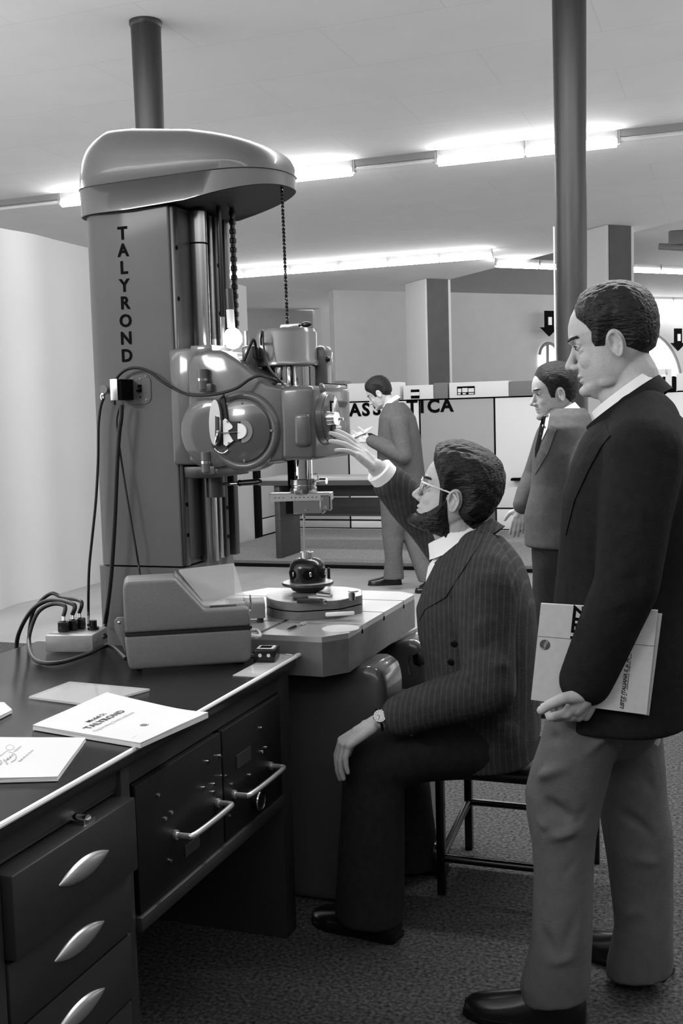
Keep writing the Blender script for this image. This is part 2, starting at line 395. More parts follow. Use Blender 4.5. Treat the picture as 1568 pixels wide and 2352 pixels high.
# dark counter of the other stand
ct = thing('counter', 'long dark wooden counter with pale top in front of the lettered stand', 'counter', (-4.0, 10.6, .02))
B().box(-4.66, -2.2, 10.32, 10.95, .815, .855, .004).build('counter_top', m_woodtop, ct)
B().box(-4.66, -2.2, 10.318, 10.325, .78, .83).build('edge_band', m_wood, ct)
B().box(-4.50, -4.44, 10.34, 10.88, .021, .815, .003).build('leg_panel', m_wood, ct)
B().box(-2.36, -2.30, 10.34, 10.88, .021, .815, .003).build('leg_panel', m_wood, ct)
for z0, z1 in ((.64, .78), (.43, .625)): B().box(-4.43, -2.37, 10.70, 10.73, z0, z1, .003).build('board', m_wood, ct)
# small dark shelf edge on the white panel beyond the walking man
sh = thing('wall_shelf', 'short black shelf bracket on the white stand panel by the walking man', 'shelf', (at(1190, 1100, 'y', YB).x, YB - .1, .6))
a = at(1178, 1097, 'y', YB); 
B().box(a.x, a.x + .5, YB - .16, YB - .012, a.z - .03, a.z, .003).build('board', m_ink, sh)
B().box(a.x + .2, a.x + .23, YB - .1, YB - .012, a.z - .12, a.z - .03).build('bracket', m_ink, sh)

# hoist rail with trolley under the far ceiling
h0, h1 = at(1512, 566, 'y', 26), at(1640, 574, 'y', 26)
hr_ = thing('hoist_rail', 'dark overhead hoist rail with trolley below the far ceiling', 'hoist', (h0.x, 26, h0.z))
B().tube([h0, h1], .07, 8, 1, sm=False).build('rail', m_frieze, hr_)
p = at(1545, 552, 'y', 26); B().box(p.x - .1, p.x + .28, 25.9, 26.1, h0.z, h0.z + .32, .05).build('trolley', m_frieze, hr_)
for x in (h0.x + .9, h1.x): B().cyl((x, 26, h0.z), (x, 26, CEIL + .89), .04, seg=8).build('hanger', m_frieze, hr_)
# ------------------------------------------------------------------ roundness measuring machine
mc = thing('measuring_machine', 'tall grey roundness measuring machine lettered TALYROND on its column', 'machine', (-1.6, 3.3, 0))
m_colm = mat('column_enamel', 84, .5, var=.08, vscale=4, spec=.3, coat=.08, bump=.03, bscale=20)
def rrect(x0, x1, y0, y1, radii, n=6):
    """plan outline, radii for corners (x0,y0),(x1,y0),(x1,y1),(x0,y1)"""
    out = []
    for (cx, cy, sx, sy, a0), r in zip(((x0, y0, 1, 1, math.pi), (x1, y0, -1, 1, -math.pi / 2), (x1, y1, -1, -1, 0), (x0, y1, 1, -1, math.pi / 2)), radii):
        for k in range(n + 1):
            a = a0 + k / n * math.pi / 2; out.append((cx + sx * r + r * math.cos(a), cy + sy * r + r * math.sin(a)))
    return out
CX0, CX1, CY0, CY1 = -2.02, -1.69, 3.12, 3.50
o2 = rrect(CX0, CX1, CY0, CY1, (.07, .006, .006, .07))
col = B().prism(o2, lambda x, y: V(x, y, 1.0), lambda x, y: V(x, y, 2.15)).build('column', m_colm, mc)
o3 = rrect(CX0 - .012, CX1 + .004, CY0 - .003, CY1, (.07, .01, .01, .07))
B().prism(o3, lambda x, y: V(x, y, 0), lambda x, y: V(x, y, .994)).build('column_base', m_colm, mc)
B().box(CX1 - .01, CX1 + .012, CY0 + .03, CY1 - .004, 1.02, 2.15).build('slideway_back', m_steel_d, mc)
def strip(y0, y1, x, m, nm='slideway'):
    return B().box(CX1, x, y0, y1, 1.0, 2.15, .003).build(nm, m, mc)
strip(3.125, 3.155, CX1 + .014, m_steel_d)
strip(3.33, 3.352, CX1 + .04, m_steel)
sw = strip(3.36, 3.385, CX1 + .045, m_steel_d)
strip(3.42, 3.455, CX1 + .05, m_steel_d)
B().cyl((CX1 + .028, 3.265, 1.0), (CX1 + .028, 3.265, 2.15), .03, seg=28).build('guide_rod', m_steel, mc)
B().cyl((CX1 + .028, 3.265, 2.045), (CX1 + .028, 3.265, 2.05), .0312, seg=28).build('rod_mark', m_ink, mc)
for z in (2.02, 1.86, 1.2, 1.1):
    B().cyl((CX1 + .013, 3.14, z), (CX1 + .016, 3.14, z), .007, seg=12).build('bolt_hole', m_ink, mc)
    B().cyl((CX1 + .044, 3.372, z - .03), (CX1 + .047, 3.372, z - .03), .007, seg=12).build('bolt_hole', m_ink, mc)
# lettering down the column
for ch, py in zip('TALYROND', (537, 576, 616, 657, 697, 738, 778, 818)):
    p = at(281 + (py - 537) * .036, py, 'y', CY0 - .0012)
    mobj('letter', textmesh(ch, .056, frame(p, (1, 0, 0), (0, 0, 1)), .0008, .0016), m_ink, mc, 0)
# hood: D-shaped skirt and swept crown
def outline(n=72):
    pts = []; xa, xb, ya, yb = -2.045, -1.338, 3.095, 3.515; yc = (ya + yb) / 2; hw = (yb - ya) / 2
    for k in range(n):
        a = 2 * math.pi * k / n; c, s = math.cos(a), math.sin(a)
        if c >= 0: x = -1.62 + (xb + 1.62) * abs(c) ** .6; y = yc + hw * math.copysign(abs(s) ** .86, s)
        else: x = -1.62 + (xa + 1.62) * abs(c) ** .30; y = yc + hw * math.copysign(abs(s) ** .42, s)
        u = min(1, max(0, (x + 1.69) / .33)); y = yc + (y - yc) * (1 - (.36 if y > yc else .05) * u ** 1.3)
        pts.append((x, y))
    return pts
HO = outline(); yc = 3.305
def zb(x): return 2.145 + max(0, x + 1.69) * .165
def zt(x): t = max(0, (x + 1.92)); return 2.42 - .36 * t ** 2.1 - max(0, (-1.92 - x)) * .4
rings = []
zs = lambda x: 2.235 + max(0, x + 1.9) * .02
for f in (0, .9, .93, .96):
    rings.append([V(x + (0.003 if f == .93 else 0) * (1 if x > -1.62 else -1), y + (.004 if f == .93 else 0) * (1 if y > yc else -1), zb(x) + (zs(x) - zb(x)) * f / .96) for x, y in HO])
for k in range(1, 11):
    a = k / 10 * math.pi / 2; s = math.cos(a) ** .27 if k < 10 else 0.02; h = math.sin(a) ** .9; rr = []
    for x, y in HO:
        sx = min(max(x, -1.90), -1.47); xx = sx + s * (x - sx); yy = yc + s * (y - yc)
        rr.append(V(xx, yy, zs(xx) + h * max(.02, zt(xx) - zs(xx))))
    rings.append(rr)
hood = B().loft(rings).build('hood', m_mach, mc, 60)
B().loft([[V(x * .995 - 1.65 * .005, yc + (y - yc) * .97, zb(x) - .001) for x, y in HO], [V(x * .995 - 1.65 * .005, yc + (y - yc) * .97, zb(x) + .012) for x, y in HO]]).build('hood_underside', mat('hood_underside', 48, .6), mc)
p = at(392, 303, 'y', 3.28)
B().tube([p + V(-.01, -.02, -.006), p + V(.004, -.008, .004), p + V(.012, .01, .004)], .005, 8).build('lifting_lug', m_ink, mc)
# lead screw, chain and hanging wire
def px_line(p0, p1, ax, v): return at(*p0, ax, v), at(*p1, ax, v)
a, c = px_line((502, 455), (512, 770), 'x', -1.60); a.y = c.y = (a.y + c.y) / 2
B().cyl((-1.60, a.y, 1.70), (-1.60, a.y, 2.17), .0085, seg=14).build('lead_screw', m_bake, mc)
c = at(538, 640, 'x', -1.585)
ch = B()
for k in range(30):
    z = 1.74 + k * .0152
    ch.box(-1.585 - (.010 if k % 2 else .0065), -1.585 + (.010 if k % 2 else .0065), c.y - .008, c.y + .008, z - .002, z + .0165, .003, 1)
tag(ch.build('lift_chain', m_bake, mc), kind='stuff')
a, c = at(646, 405, 'y', 3.25), at(660, 748, 'y', 3.25)
w = B(); n = 46
for ph in (0, math.pi):
    w.tube([a + (c - a) * (k / 120) + V(math.cos(k * 1.05 + ph) * .0028, math.sin(k * 1.05 + ph) * .0028, 0) for k in range(121)], .0026, 6, 1, sm=False)
tag(w.build('braided_wire', m_bake, mc), kind='stuff')
p = at(646, 404, 'y', 3.25); B().cyl(p + V(0, 0, -.018), p + V(0, 0, -.002), .009).build('wire_anchor', m_steel, mc)
# carriage and arm
YA, YAF = 3.075, 3.43
XZ = lambda px, py: (lambda q: (q.x, q.z))(at(px, py, 'y', YA))
arm = B().prism([XZ(*p) for p in ((428, 838), (440, 812), (475, 803), (512, 805), (548, 828), (585, 858), (612, 880), (652, 888), (654, 1058), (606, 1066), (560, 1075), (470, 1078), (432, 1062))],
          lambda x, z: V(x, YA, z), lambda x, z: V(x, YAF, z), .014, 3).build('arm', m_mach, mc, 45)
B().box(-1.70, -1.60, 3.10, 3.47, 1.33, 1.70, .012).build('carriage', m_mach, mc)
a0 = at(440, 803, 'y', YA + .03)
B().box(a0.x, a0.x + .075, YA + .02, YA + .18, a0.z - .03, a0.z + .012, .004).build('carriage_cap', m_mach, mc)
# clamp screws on the carriage
for (px, py, d) in ((463, 872, -1), (471, 1062, -1)):
    p = at(px, py, 'y', YA - .02); up = 1 if py < 950 else -1
    B().cyl(p + V(0, .008, .032), p + V(0, .008, -.03), .0165).box(p.x - .012, p.x + .03, p.y + .002, p.y + .03, p.z - .038, p.z - .012 , .004).build('clamp_lug', m_mach, mc)
    B().cyl(p + V(0, .008, .004), p + V(0, .008, -.004), .0175).build('clamp_ring', m_chrome, mc)
cb = at(559, 990, 'y', YA)
b = B(); b.lathe([(.128, -.06), (.126, -.004), (.12, .010), (.110, .014), (.102, .011), (.0985, .006)], (cb.x, YA, cb.z), (0, -1, 0), 56)
b.build('drum_boss', m_mach, mc, 50)
cl = at(498, 990, 'y', YA + .02)
B().lathe([(.115, -.05), (.113, .004), (.10, .011), (.06, .013), (.0, .013)], (cl.x, YA - .001, cl.z), (0, -1, 0), 48).build('side_boss', m_mach, mc, 50)
disc = B().lathe([(.0945, 0), (.0945, .0125), (.092, .014), (.0, .014)], (cb.x, YA, cb.z), (0, -1, 0), 56).build('drum_cover', m_mach_d, mc, 50)
def on(px, py, off): return at(px, py, 'y', YA - off)
for q in ((555, 925), (623, 989), (561, 1058)):
    p = on(*q, .0145); B().cyl(p, p + V(0, -.002, 0), .0042, seg=12).build('cover_screw', m_chrome, disc)
def plate(px, z0, z1, m, nm, par=mc):
    return B().prism([(q.x, q.z) for q in (on(x, y, .0) for x, y in px)], lambda x, z: V(x, YA - z0, z), lambda x, z: V(x, YA - z1, z), 0).build(nm, m, par)
plate(((503, 925), (520, 905), (535, 1010), (528, 1028), (494, 1028), (489, 985)), .0145, .020, m_rackp, 'drum_opening', disc)
plate(((520, 968), (556, 968), (556, 1012), (520, 1012)), .0146, .021, m_rackp, 'drum_opening', disc)
# half-round dial, wedge plates, hinged oval flap
q = [(553, 972)] + [(566 + 20 * math.cos(a), 990 - 22 * math.sin(a)) for a in [math.pi / 2 - math.pi * k / 14 for k in range(15)]] + [(554, 1008)]
plate([(558, 966)] + [(562 + 23 * math.cos(a), 990 - 27 * math.sin(a)) for a in [math.pi / 2 - math.pi * k / 14 for k in range(15)]] + [(560, 1016)], .0146, .018, m_pan_b, 'dial_rim', disc)
plate([(553, 973)] + [(554 + 19 * math.cos(a), 990 - 18 * math.sin(a)) for a in [math.pi / 2 - math.pi * k / 12 for k in range(13)]] + [(553, 1008)], .018, .024, m_pan_w, 'half_dial', disc)
plate(((519, 966), (524, 961), (529, 964), (541, 978), (541, 983), (531, 989), (533, 996), (543, 1012), (527, 1024), (521, 1020)), .021, .024, m_pan_w, 'wedge_plate', disc)
for s_ in ((523, 968), (526, 1018)):
    p = on(*s_, .024); B().cyl(p, p + V(0, -.003, 0), .0038, seg=12).build('rivet', m_steel, disc)
fl = plate([(504 + 13 * math.cos(a), 970 - 52 * math.sin(a)) for a in [2 * math.pi * k / 28 for k in range(28)]], .020, .034, m_alu, 'hinged_flap', mc)
plate(((507, 955), (513, 957), (514, 1015), (507, 1015)), .034, .04, m_steel_d, 'flap_latch', fl)
B().tube([on(500, 992, .04), on(497, 1003, .045), on(494, 1018, .04)], .0028, 8).ball(on(500, 991, .042), .0042).build('flap_lever', m_chrome, fl)
B().tube([on(493, 1030, .02), on(500, 1037, .025), on(512, 1041, .025), on(523, 1034, .02)], .0022, 8).build('spring_clip', m_chrome, mc)
B().tube([on(508, 995, .03), on(545, 992, .03)], .0014, 6).build('pointer', m_steel, disc)
# head block at the end of the arm
XE = at(722, 970, 'y', YA).x
hb = B().box(-1.308, XE, YA - .006, YAF - .02, 1.342, 1.567, .016, 3).build('head_block', m_mach, mc, 45)
q0, q1 = at(678, 948, 'y', YA), at(722, 1048, 'y', YA)
B().box(q0.x, q1.x - .008, YA - .022, YA + .06, q1.z + .03, q0.z, .014, 3).build('head_boss', m_mach, mc, 45)
q0 = at(700, 890, 'y', YA); B().box(q0.x + .01, XE + .012, YA + .06, YAF - .06, 1.50, 1.575, .02, 3).build('head_shoulder', m_mach, mc, 45)
fc = V(XE + .006, 3.165, 1.468)
B().lathe([(.085, -.03), (.083, .004), (.078, .012), (.0, .012)], fc, (1, 0, 0), 48).build('end_boss', m_mach, mc, 50)
fp = B().lathe([(.0755, .012), (.0755, .016), (.0745, .017), (.0, .017)], fc, (1, 0, 0), 48).build('end_plate', m_mach_d, mc, 50)
fx = fc.x + .017
B().box(fx - .002, fx + .002, fc.y - .012, fc.y + .016, fc.z + .0, fc.z + .052).build('slot', m_ink, fp)
B().box(fx, fx + .005, fc.y - .003, fc.y + .006, fc.z + .0, fc.z + .045).build('scale', m_trim, fp)
B().cyl((fx, fc.y - .035, fc.z - .002), (fx + .026, fc.y - .035, fc.z - .002), .022, .02).build('knob', m_chrome, fp)
B().cyl((fx, fc.y + .02, fc.z - .005), (fx + .012, fc.y + .02, fc.z - .005), .022).cyl((fx + .012, fc.y + .02, fc.z - .005), (fx + .03, fc.y + .02, fc.z - .005), .0045).build('thumb_wheel', m_steel, fp)
B().box(fx, fx + .012, fc.y - .012, fc.y + .03, fc.z - .06, fc.z - .024, .003).build('lock_block', m_steel, fp)
B().cyl((fx + .012, fc.y - .014, fc.z - .03), (fx + .012, fc.y + .034, fc.z - .03), .006).build('lock_screw', m_chrome, fp)
# motor drum above
AX, AY = -1.31, 3.25
mx = -1.352
B().lathe([(.092, 1.632), (.1, 1.636), (.1, 1.648), (.0955, 1.655), (.0955, 1.738), (.088, 1.752), (.0, 1.754)], (mx, AY, 0), seg=48).build('motor_cover', mat('polished_cover', 112, .2, metal=.55, var=.06, vscale=8, coat=.4), mc, 50)
B().box(-1.28, -1.235, AY + .03, AY + .12, 1.53, 1.70, .02, 3).build('motor_side', m_mach, mc, 45)
p = at(752, 825, 'y', 3.3); B().cyl(p + V(-.03, 0, 0), p, .003).build('side_knob_stem', m_chrome, mc); B().ball(p, .0095).build('side_knob', m_bake, mc)
B().box(mx - .015, mx + .05, AY - .02, AY + .02, 1.752, 1.768, .004).build('wire_block', m_steel, mc)
B().ball((mx + .068, AY, 1.765), (.018, .009, .009)).build('wire_knob', m_bake, mc)
B().cyl((AX, AY, 1.56), (AX, AY, 1.64), .033, seg=32).build('spindle_sleeve', m_chrome, mc)
for dx, dy, r in ((-.075, -.02, .005), (-.055, .0, .012), (-.035, -.045, .006), (-.1, .03, .01)):
    B().cyl((AX + dx, AY + dy, 1.55), (AX + dx, AY + dy, 1.64), r, seg=14).build('tie_rod', m_chrome, mc)
B().box(AX - .05, AX + .01, YA + .03, YA + .075, 1.56, 1.578, .003).build('cable_gland', m_steel, mc)
# lamp: clear bulb in a holder, burning brightly
lp = at(535, 795, 'y', 3.17)
lt = lp + V(0, 0, .03)
B().cyl(lt + V(-.004, 0, .03), lt + V(-.006, 0, .085), .0125, seg=20).build('lamp_neck', m_trim, mc)
B().cyl(lt + V(-.006, 0, .085), lt + V(-.008, 0, .15), .0135, .012, seg=20).build('lamp_cap', m_steel_d, mc)
B().lathe([(.008, .028), (.02, .02), (.031, 0), (.029, -.018), (.018, -.034), (0.001, -.04)], lt, seg=24).build('lamp_bulb', mat('bulb', 240, .4, emit=16), mc)
for dx, h in ((-.05, .10), (-.08, .03), (.035, .05)):
    B().cyl((lp.x + dx, 3.2, 1.66), (lp.x + dx, 3.2, 1.70 + h), .008, seg=14).build('post', m_steel, mc)
B().lathe([(.03, 0), (.028, .02), (.0, .024)], (lp.x + .05, 3.24, 1.68), seg=24).build('oil_cup', m_mach, mc)
B().box(lp.x + .05, lp.x + .09, 3.12, 3.2, 1.62, 1.70, .01, 2).build('prism_mount', m_mach_d, mc)
# lower spindle, traverse bar, stylus
B().cyl((AX, AY, 1.255), (AX, AY, 1.35), .031, seg=32).build('spindle', m_chrome, mc)
B().box(AX - .052, AX - .03, AY - .006, AY + .012, 1.24, 1.35).build('spindle_guard', m_ink, mc)
B().lathe([(.041, 1.225), (.043, 1.228), (.043, 1.246), (.04, 1.248), (.04, 1.254), (.042, 1.256), (.042, 1.273), (.039, 1.275)], (AX, AY, 0), seg=36).build('spindle_collar', m_steel, mc)
p = at(735, 1105, 'y', AY); B().cyl(p + V(-.03, 0, 0), p, .004).cyl(p, p + V(.022, 0, 0), .0105).build('collar_screw', m_chrome, mc)
p = at(727, 1090, 'y', AY); B().tube([p + V(-.012, 0, 0), p + V(0, 0, .002), p + V(.003, 0, -.004), p + V(.003, 0, -.02)], .0018, 6).build('hook', m_chrome, mc)
bar = B().box(-.105, .095, -.028, .028, 0, .026, .002, 1, M=Matrix.Translation((AX + .0, AY - .01, 1.205)) @ Matrix.Rotation(.18, 4, 'Z')).build('traverse_bar', m_alu, mc)
B().box(-.035, .03, -.02, .02, .026, .034, .002, 1, M=Matrix.Translation((AX, AY - .01, 1.205)) @ Matrix.Rotation(.18, 4, 'Z')).build('bar_clamp', m_steel, mc)
MB = Matrix.Translation((AX, AY - .01, 1.205)) @ Matrix.Rotation(.18, 4, 'Z')
for k in range(11): 
    if k not in (3,): B().cyl(MB @ V(-.085 + k * .0135, -.0283, .012), MB @ V(-.085 + k * .0135, -.0287, .012), .0018, seg=8).build('graduation', m_ink, bar)
B().box(-.03, .07, -.024, .02, -.042, .002, .003, 1, M=MB).build('stylus_block', m_steel, mc)
B().box(-.052, -.031, -.022, .018, -.04, .0, .0, 1, M=MB).build('stylus_back', m_ink, mc)
B().box(.06, .094, -.03, .01, -.032, .018, .003, 1, M=MB).build('stylus_drive', m_steel, mc)
for x, z in ((.015, -.028), (.068, .006), (.08, -.02)): B().cyl(MB @ V(x, -.024, z), MB @ V(x, -.036, z), .006 if x > .02 else .004, seg=12).build('adjust_screw', m_chrome, mc)
sp = at(697, 1166, 'y', AY - .01)
B().cyl(sp + V(0, 0, .002), sp + V(0, 0, -.035), .0065, .005, seg=14).build('stylus_chuck', m_steel, mc)
B().cyl(sp + V(0, 0, -.035), V(sp.x - .002, sp.y, 1.0), .0032, .0026, seg=10).build('stylus', m_alu, mc)
# lever with black grip under the carriage
p0, p1 = at(515, 1112, 'y', 3.2), at(600, 1106, 'y', 3.14)
B().cyl(p0, p0 + (p1 - p0) * .42, .0055).build('lever', m_chrome, mc)
pa = p0 + (p1 - p0) * .4; B().tube([pa, pa + (p1 - pa) * .06, pa + (p1 - pa) * .12, pa + (p1 - pa) * .8, p1], [.009, .011, .0085, .0095, .0095, .004], 14, 4).build('lever_grip', m_bake, mc)
B().box(-1.70, -1.57, 3.13, 3.4, 1.285, 1.325, .004).build('lever_plate', m_steel_d, mc)
B().cyl((-1.60, 3.2, 1.22), (-1.60, 3.2, 1.29), .03).build('lever_hub', m_steel_d, mc)
# switch plate, plug box and cable clip on the column
z0s, z1s = at(330, 928, 'y', CY0).z, at(330, 860, 'y', CY0).z; x0s, x1s = at(290, 890, 'y', CY0).x, at(347, 890, 'y', CY0).x
sp_ = rrect(x0s, x1s, z0s, z1s, (.004, .025, .025, .004))
swp = B().prism(sp_, lambda x, z: V(x, CY0 - .003, z), lambda x, z: V(x, CY0 + .001, z)).build('switch_plate', m_mach, mc)
for q in ((304, 869), (321, 871), (335, 864), (301, 905), (323, 912), (336, 918)):
    p = at(*q, 'y', CY0 - .003); B().cyl(p, p + V(0, -.002, 0), .003, seg=10).build('plate_screw', m_chrome, swp)
p = at(321, 892, 'y', CY0 - .003); B().box(p.x - .0065, p.x + .0065, p.y - .003, p.y, p.z - .012, p.z + .012).build('switch', m_ink, swp)
B().tube([p + V(0, -.002, 0), p + V(-.003, -.014, -.008)], .0035, 8, sm=False).build('toggle', m_bake, swp)
pb = at(281, 895, 'y', CY0 - .05)
B().box(pb.x - .026, pb.x + .012, CY0 - .075, CY0 - .0005, pb.z - .033, pb.z + .033, .002).build('plug_box', m_ink, mc)
B().box(pb.x - .0275, pb.x - .001, CY0 - .079, CY0 - .0755, pb.z - .034, pb.z + .034, .001).build('plug_face', m_alu, mc)
pk = at(243, 897, 'y', CY0 - .03)
B().cyl(V(pk.x, CY0, pk.z), V(pk.x, CY0 - .03, pk.z), .012).cyl(V(pk.x, CY0 - .03, pk.z + .004), V(pk.x, CY0 - .045, pk.z + .004), .014).build('cable_connector', m_chrome, mc)
B().tube([V(pk.x, CY0 - .03, pk.z), V(pk.x - .01, CY0 - .034, pk.z - .016), V(pk.x - .008, CY0 - .034, pk.z - .028)], .008, 10).build('connector_elbow', m_chrome, mc)
# pedestal under the table: two swept lobes and a body
b = B()
def lobe(y0, y1, xr, zt0):
    prof = [(-1.72, .0), (-1.72, zt0 - .06), (xr - .30, zt0 - .055), (xr - .16, zt0 - .04), (xr - .07, zt0), (xr - .02, zt0 - .01), (xr, zt0 - .05), (xr + .0, zt0 - .16), (xr - .03, zt0 - .40), (xr - .04, 0)]
    return B().prism(prof, lambda x, z: V(x, y0, z), lambda x, z: V(x, y1, z), .03, 4)
lobe(2.97, 3.18, -.965, .742).build('pedestal', m_mach_d, mc, 60)
lobe(3.40, 3.66, -.955, .735).build('pedestal', m_mach_d, mc, 60)
B().box(-1.70, -1.13, 3.05, 3.55, 0, .72, .02).build('pedestal_core', m_mach_d, mc)
for px, py, r, o_ in ((858, 1600, .03, 0), (884, 1598, .024, .03)):
    q = at(px, py, 'y', 3.04); B().lathe([(r * .7, -.03), (r, -.02), (r, .0), (r * .6, .008), (r * .3, .012), (0, .012)], q, (1, -.35, .1), 28).build('handwheel', m_bake, mc, 50)
q = at(972, 1512, 'y', 3.42); B().lathe([(.02, -.03), (.032, -.02), (.032, 0), (.02, .008), (0, .01)], q, (1, -.35, .1), 28).build('handwheel', m_bake, mc, 50)
B().tube([q + V(-.04, -.03, -.05), q + V(-.045, -.03, -.02), q + V(-.04, -.03, .01), q + V(-.02, -.03, .02)], .0022, 8).build('wheel_bracket', m_chrome, mc)

# surface table with T-slots: raised strips leave the slots between them
tb = thing('surface_table', 'heavy iron surface table with T-slots carrying the workpiece', 'table', (-1.35, 3.24, .73))
X0, X1, Y0, Y1, ZT = -1.68, -1.047, 2.835, 3.64, .85
def cham(x0, x1, y0, y1, c): return [(x0 + c, y0), (x1 - c, y0), (x1, y0 + c), (x1, y1 - c), (x1 - c, y1), (x0 + c, y1), (x0, y1 - c), (x0, y0 + c)]
b = B().prism([(X0, Y0), (X1 - .055, Y0), (X1, Y0 + .07), (X1, Y1 - .05), (X1 - .06, Y1), (X0 + .06, Y1), (X0, Y1 - .12)], lambda x, y: V(x, y, .735), lambda x, y: V(x, y, ZT - .016))
b.build('table_body', m_iron_s, tb)
slots = [Y0, 3.028, 3.242, 3.46, Y1]; g = .0045
for i in range(4):
    y0, y1 = slots[i] + (g if i else 0), slots[i + 1] - (g if i < 3 else 0)
    L = [(X0, y0), (X1, y0), (X1, y1), (X0, y1)]
    if i == 0: L = [(X0, y0), (X1 - .055, y0), (X1, y0 + .07), (X1, y1), (X0, y1)]
    if i == 3: L = [(X0, y0), (X1, y0), (X1, y1 - .05), (X1 - .06, y1), (X0 + .06, y1), (X0, y1 - .12)]
    if i < 2:   # cross slot
        xs = -1.302
        B().prism([(X0, y0), (xs - .007, y0), (xs - .007, y1), (X0, y1)], lambda x, y: V(x, y, ZT - .016), lambda x, y: V(x, y, ZT)).build('table_strip', m_iron, tb)
        L = [(xs + .007, y0)] + [p for p in L if p[0] > xs] + [(xs + .007, y1)]
    B().prism(L, lambda x, y: V(x, y, ZT - .016), lambda x, y: V(x, y, ZT)).build('table_strip', m_iron, tb)
for y in slots[1:4]: B().box(X1 - .02, X1 + .0006, y - .007, y + .007, ZT - .026, ZT - .014).build('slot_end', m_ink, tb)
# rotary workpiece fixture
tt = thing('rotary_fixture', 'two-layer round steel turntable fixture clamped on the surface table', 'fixture', (AX, AY, ZT))
cx, cy = -1.262, 3.215
pts = []
for k in range(48):
    a = 2 * math.pi * k / 48; x = .162 * math.cos(a); y = .162 * math.sin(a)
    pts.append((cx + min(x, .155), cy + y))
pts = [(x, y) for x, y in pts]
def cut(p, sx, sy, lim):  # straight facets on the camera side
    return [((x, y) if sx * (x - cx) + sy * (y - cy) < lim else (x - sx * (sx * (x - cx) + sy * (y - cy) - lim), y - sy * (sx * (x - cx) + sy * (y - cy) - lim))) for x, y in p]
pts = cut(pts, .5, -.866, .142); pts = cut(pts, .94, -.34, .140); pts = cut(pts, .94, .34, .145)
B().prism(pts, lambda x, y: V(x, y, ZT + .0005), lambda x, y: V(x, y, ZT + .026)).build('lower_plate', m_iron_s, tt)
B().prism([(cx + (x - cx) * .98, cy + (y - cy) * .98) for x, y in pts], lambda x, y: V(x, y, ZT + .026), lambda x, y: V(x, y, ZT + .030)).build('gap', m_ink, tt)
B().prism(pts, lambda x, y: V(x, y, ZT + .030), lambda x, y: V(x, y, ZT + .055)).build('upper_plate', m_iron_s, tt)
B().prism([(cx + (x - cx) * .985, cy + (y - cy) * .985) for x, y in pts], lambda x, y: V(x, y, ZT + .055), lambda x, y: V(x, y, ZT + .0562)).build('top_face', m_iron, tt)
zq = ZT + .0562
p = at(782, 1409, 'z', ZT + .02)
B().box(-.045, .045, -.006, .006, -.006, .006, .004, 2, M=Matrix.Translation(p + V(.0, -.006, 0)) @ Matrix.Rotation(.5, 4, 'Z')).build('label_bar', m_pan_w, tt)
p = at(808, 1378, 'z', zq); B().cyl(p, p + V(0, 0, .022), .0105).cyl(p + V(0, 0, .022), p + V(0, 0, .026), .007).build('lock_post', m_steel, tt)
B().cyl(p + V(.005, 0, .026), p + V(.005, 0, .030), .016).build('lock_cap', m_alu, tt)
for k, (px, py, a, l) in enumerate(((690, 1378, .7, .05), (745, 1370, -.3, .06), (725, 1384, .1, .035), (740, 1385, -.7, .04), (700, 1384, .3, .05))):
    p = at(px, py, 'z', zq); B().box(-l / 2, l / 2, -.007, .007, 0, .012, .003, 1, M=Matrix.Translation(p) @ Matrix.Rotation(a, 4, 'Z')).build('clamp_bar', m_steel_d if k % 2 == 0 else m_steel, tt)
p = at(748, 1342, 'z', zq + .01); B().cyl(p + V(0, .03, -.01), p + V(0, .03, .05), .005).build('clamp_pin', m_bake, tt)
# domed workpiece on its chuck plate
wk = thing('workpiece', 'dark domed bronze workpiece with round windows under the stylus', 'workpiece', (AX, AY, zq))
wy = AY + .01
B().cyl((AX, wy, zq), (AX, wy, .925), .014).cyl((AX, wy, zq), (AX, wy, zq + .012), .025).build('stem', m_steel, wk)
B().lathe([(.03, .905), (.05, .912), (.06, .924), (.083, .93), (.0845, .934), (.083, .9385), (.0, .939)], (AX, wy, 0), seg=48).build('chuck_plate', m_steel_d, wk, 40)
B().lathe([(.081, .9388), (.06, .9396), (.0, .9396)], (AX, wy, 0), seg=48).build('plate_face', m_iron, wk, 40)
m_dome = mat('dome_bronze', 46, .2, metal=.6, spec=.6)
B().lathe([(.058, .9396), (.0585, .95), (.0585, .982), (.056, .995), (.048, 1.008), (.034, 1.016), (.022, 1.018)], (AX, wy, 0), seg=48).build('dome', m_dome, wk, 60)
for k in range(6):
    a = k * math.pi / 3 - 1.15; c = V(AX + .0578 * math.cos(a), wy + .0578 * math.sin(a), .968)
    M = frame(c, V(-math.sin(a), math.cos(a), 0), V(0, 0, 1))
    t_ = bmesh.new(); bmesh.ops.create_uvsphere(t_, u_segments=18, v_segments=8, radius=1)
    B().merge(t_, M @ Matrix.Diagonal((.019, .0165, .003, 1))).build('dome_window', m_ink, wk)
    M2 = frame(V(AX + .061 * math.cos(a + .12), wy + .061 * math.sin(a + .12), .97), V(-math.sin(a), math.cos(a), 0), V(0, 0, 1))
    t_ = bmesh.new(); bmesh.ops.create_uvsphere(t_, u_segments=12, v_segments=6, radius=1)
    B().merge(t_, M2 @ Matrix.Diagonal((.004, .008, .001, 1))).build('window_glint', m_chrome, wk)
for k in range(5):
    a0 = k * 2 * math.pi / 5 + .2; seg = [a0 + i * .16 for i in range(7)]
    rin, rout = .0165, .022
    poly = [(AX + rout * math.cos(a), wy + rout * math.sin(a)) for a in seg] + [(AX + rin * math.cos(a), wy + rin * math.sin(a)) for a in seg[::-1]]
    B().prism(poly, lambda x, y: V(x, y, 1.012), lambda x, y: V(x, y, 1.036)).build('crown_segment', m_alu, wk)
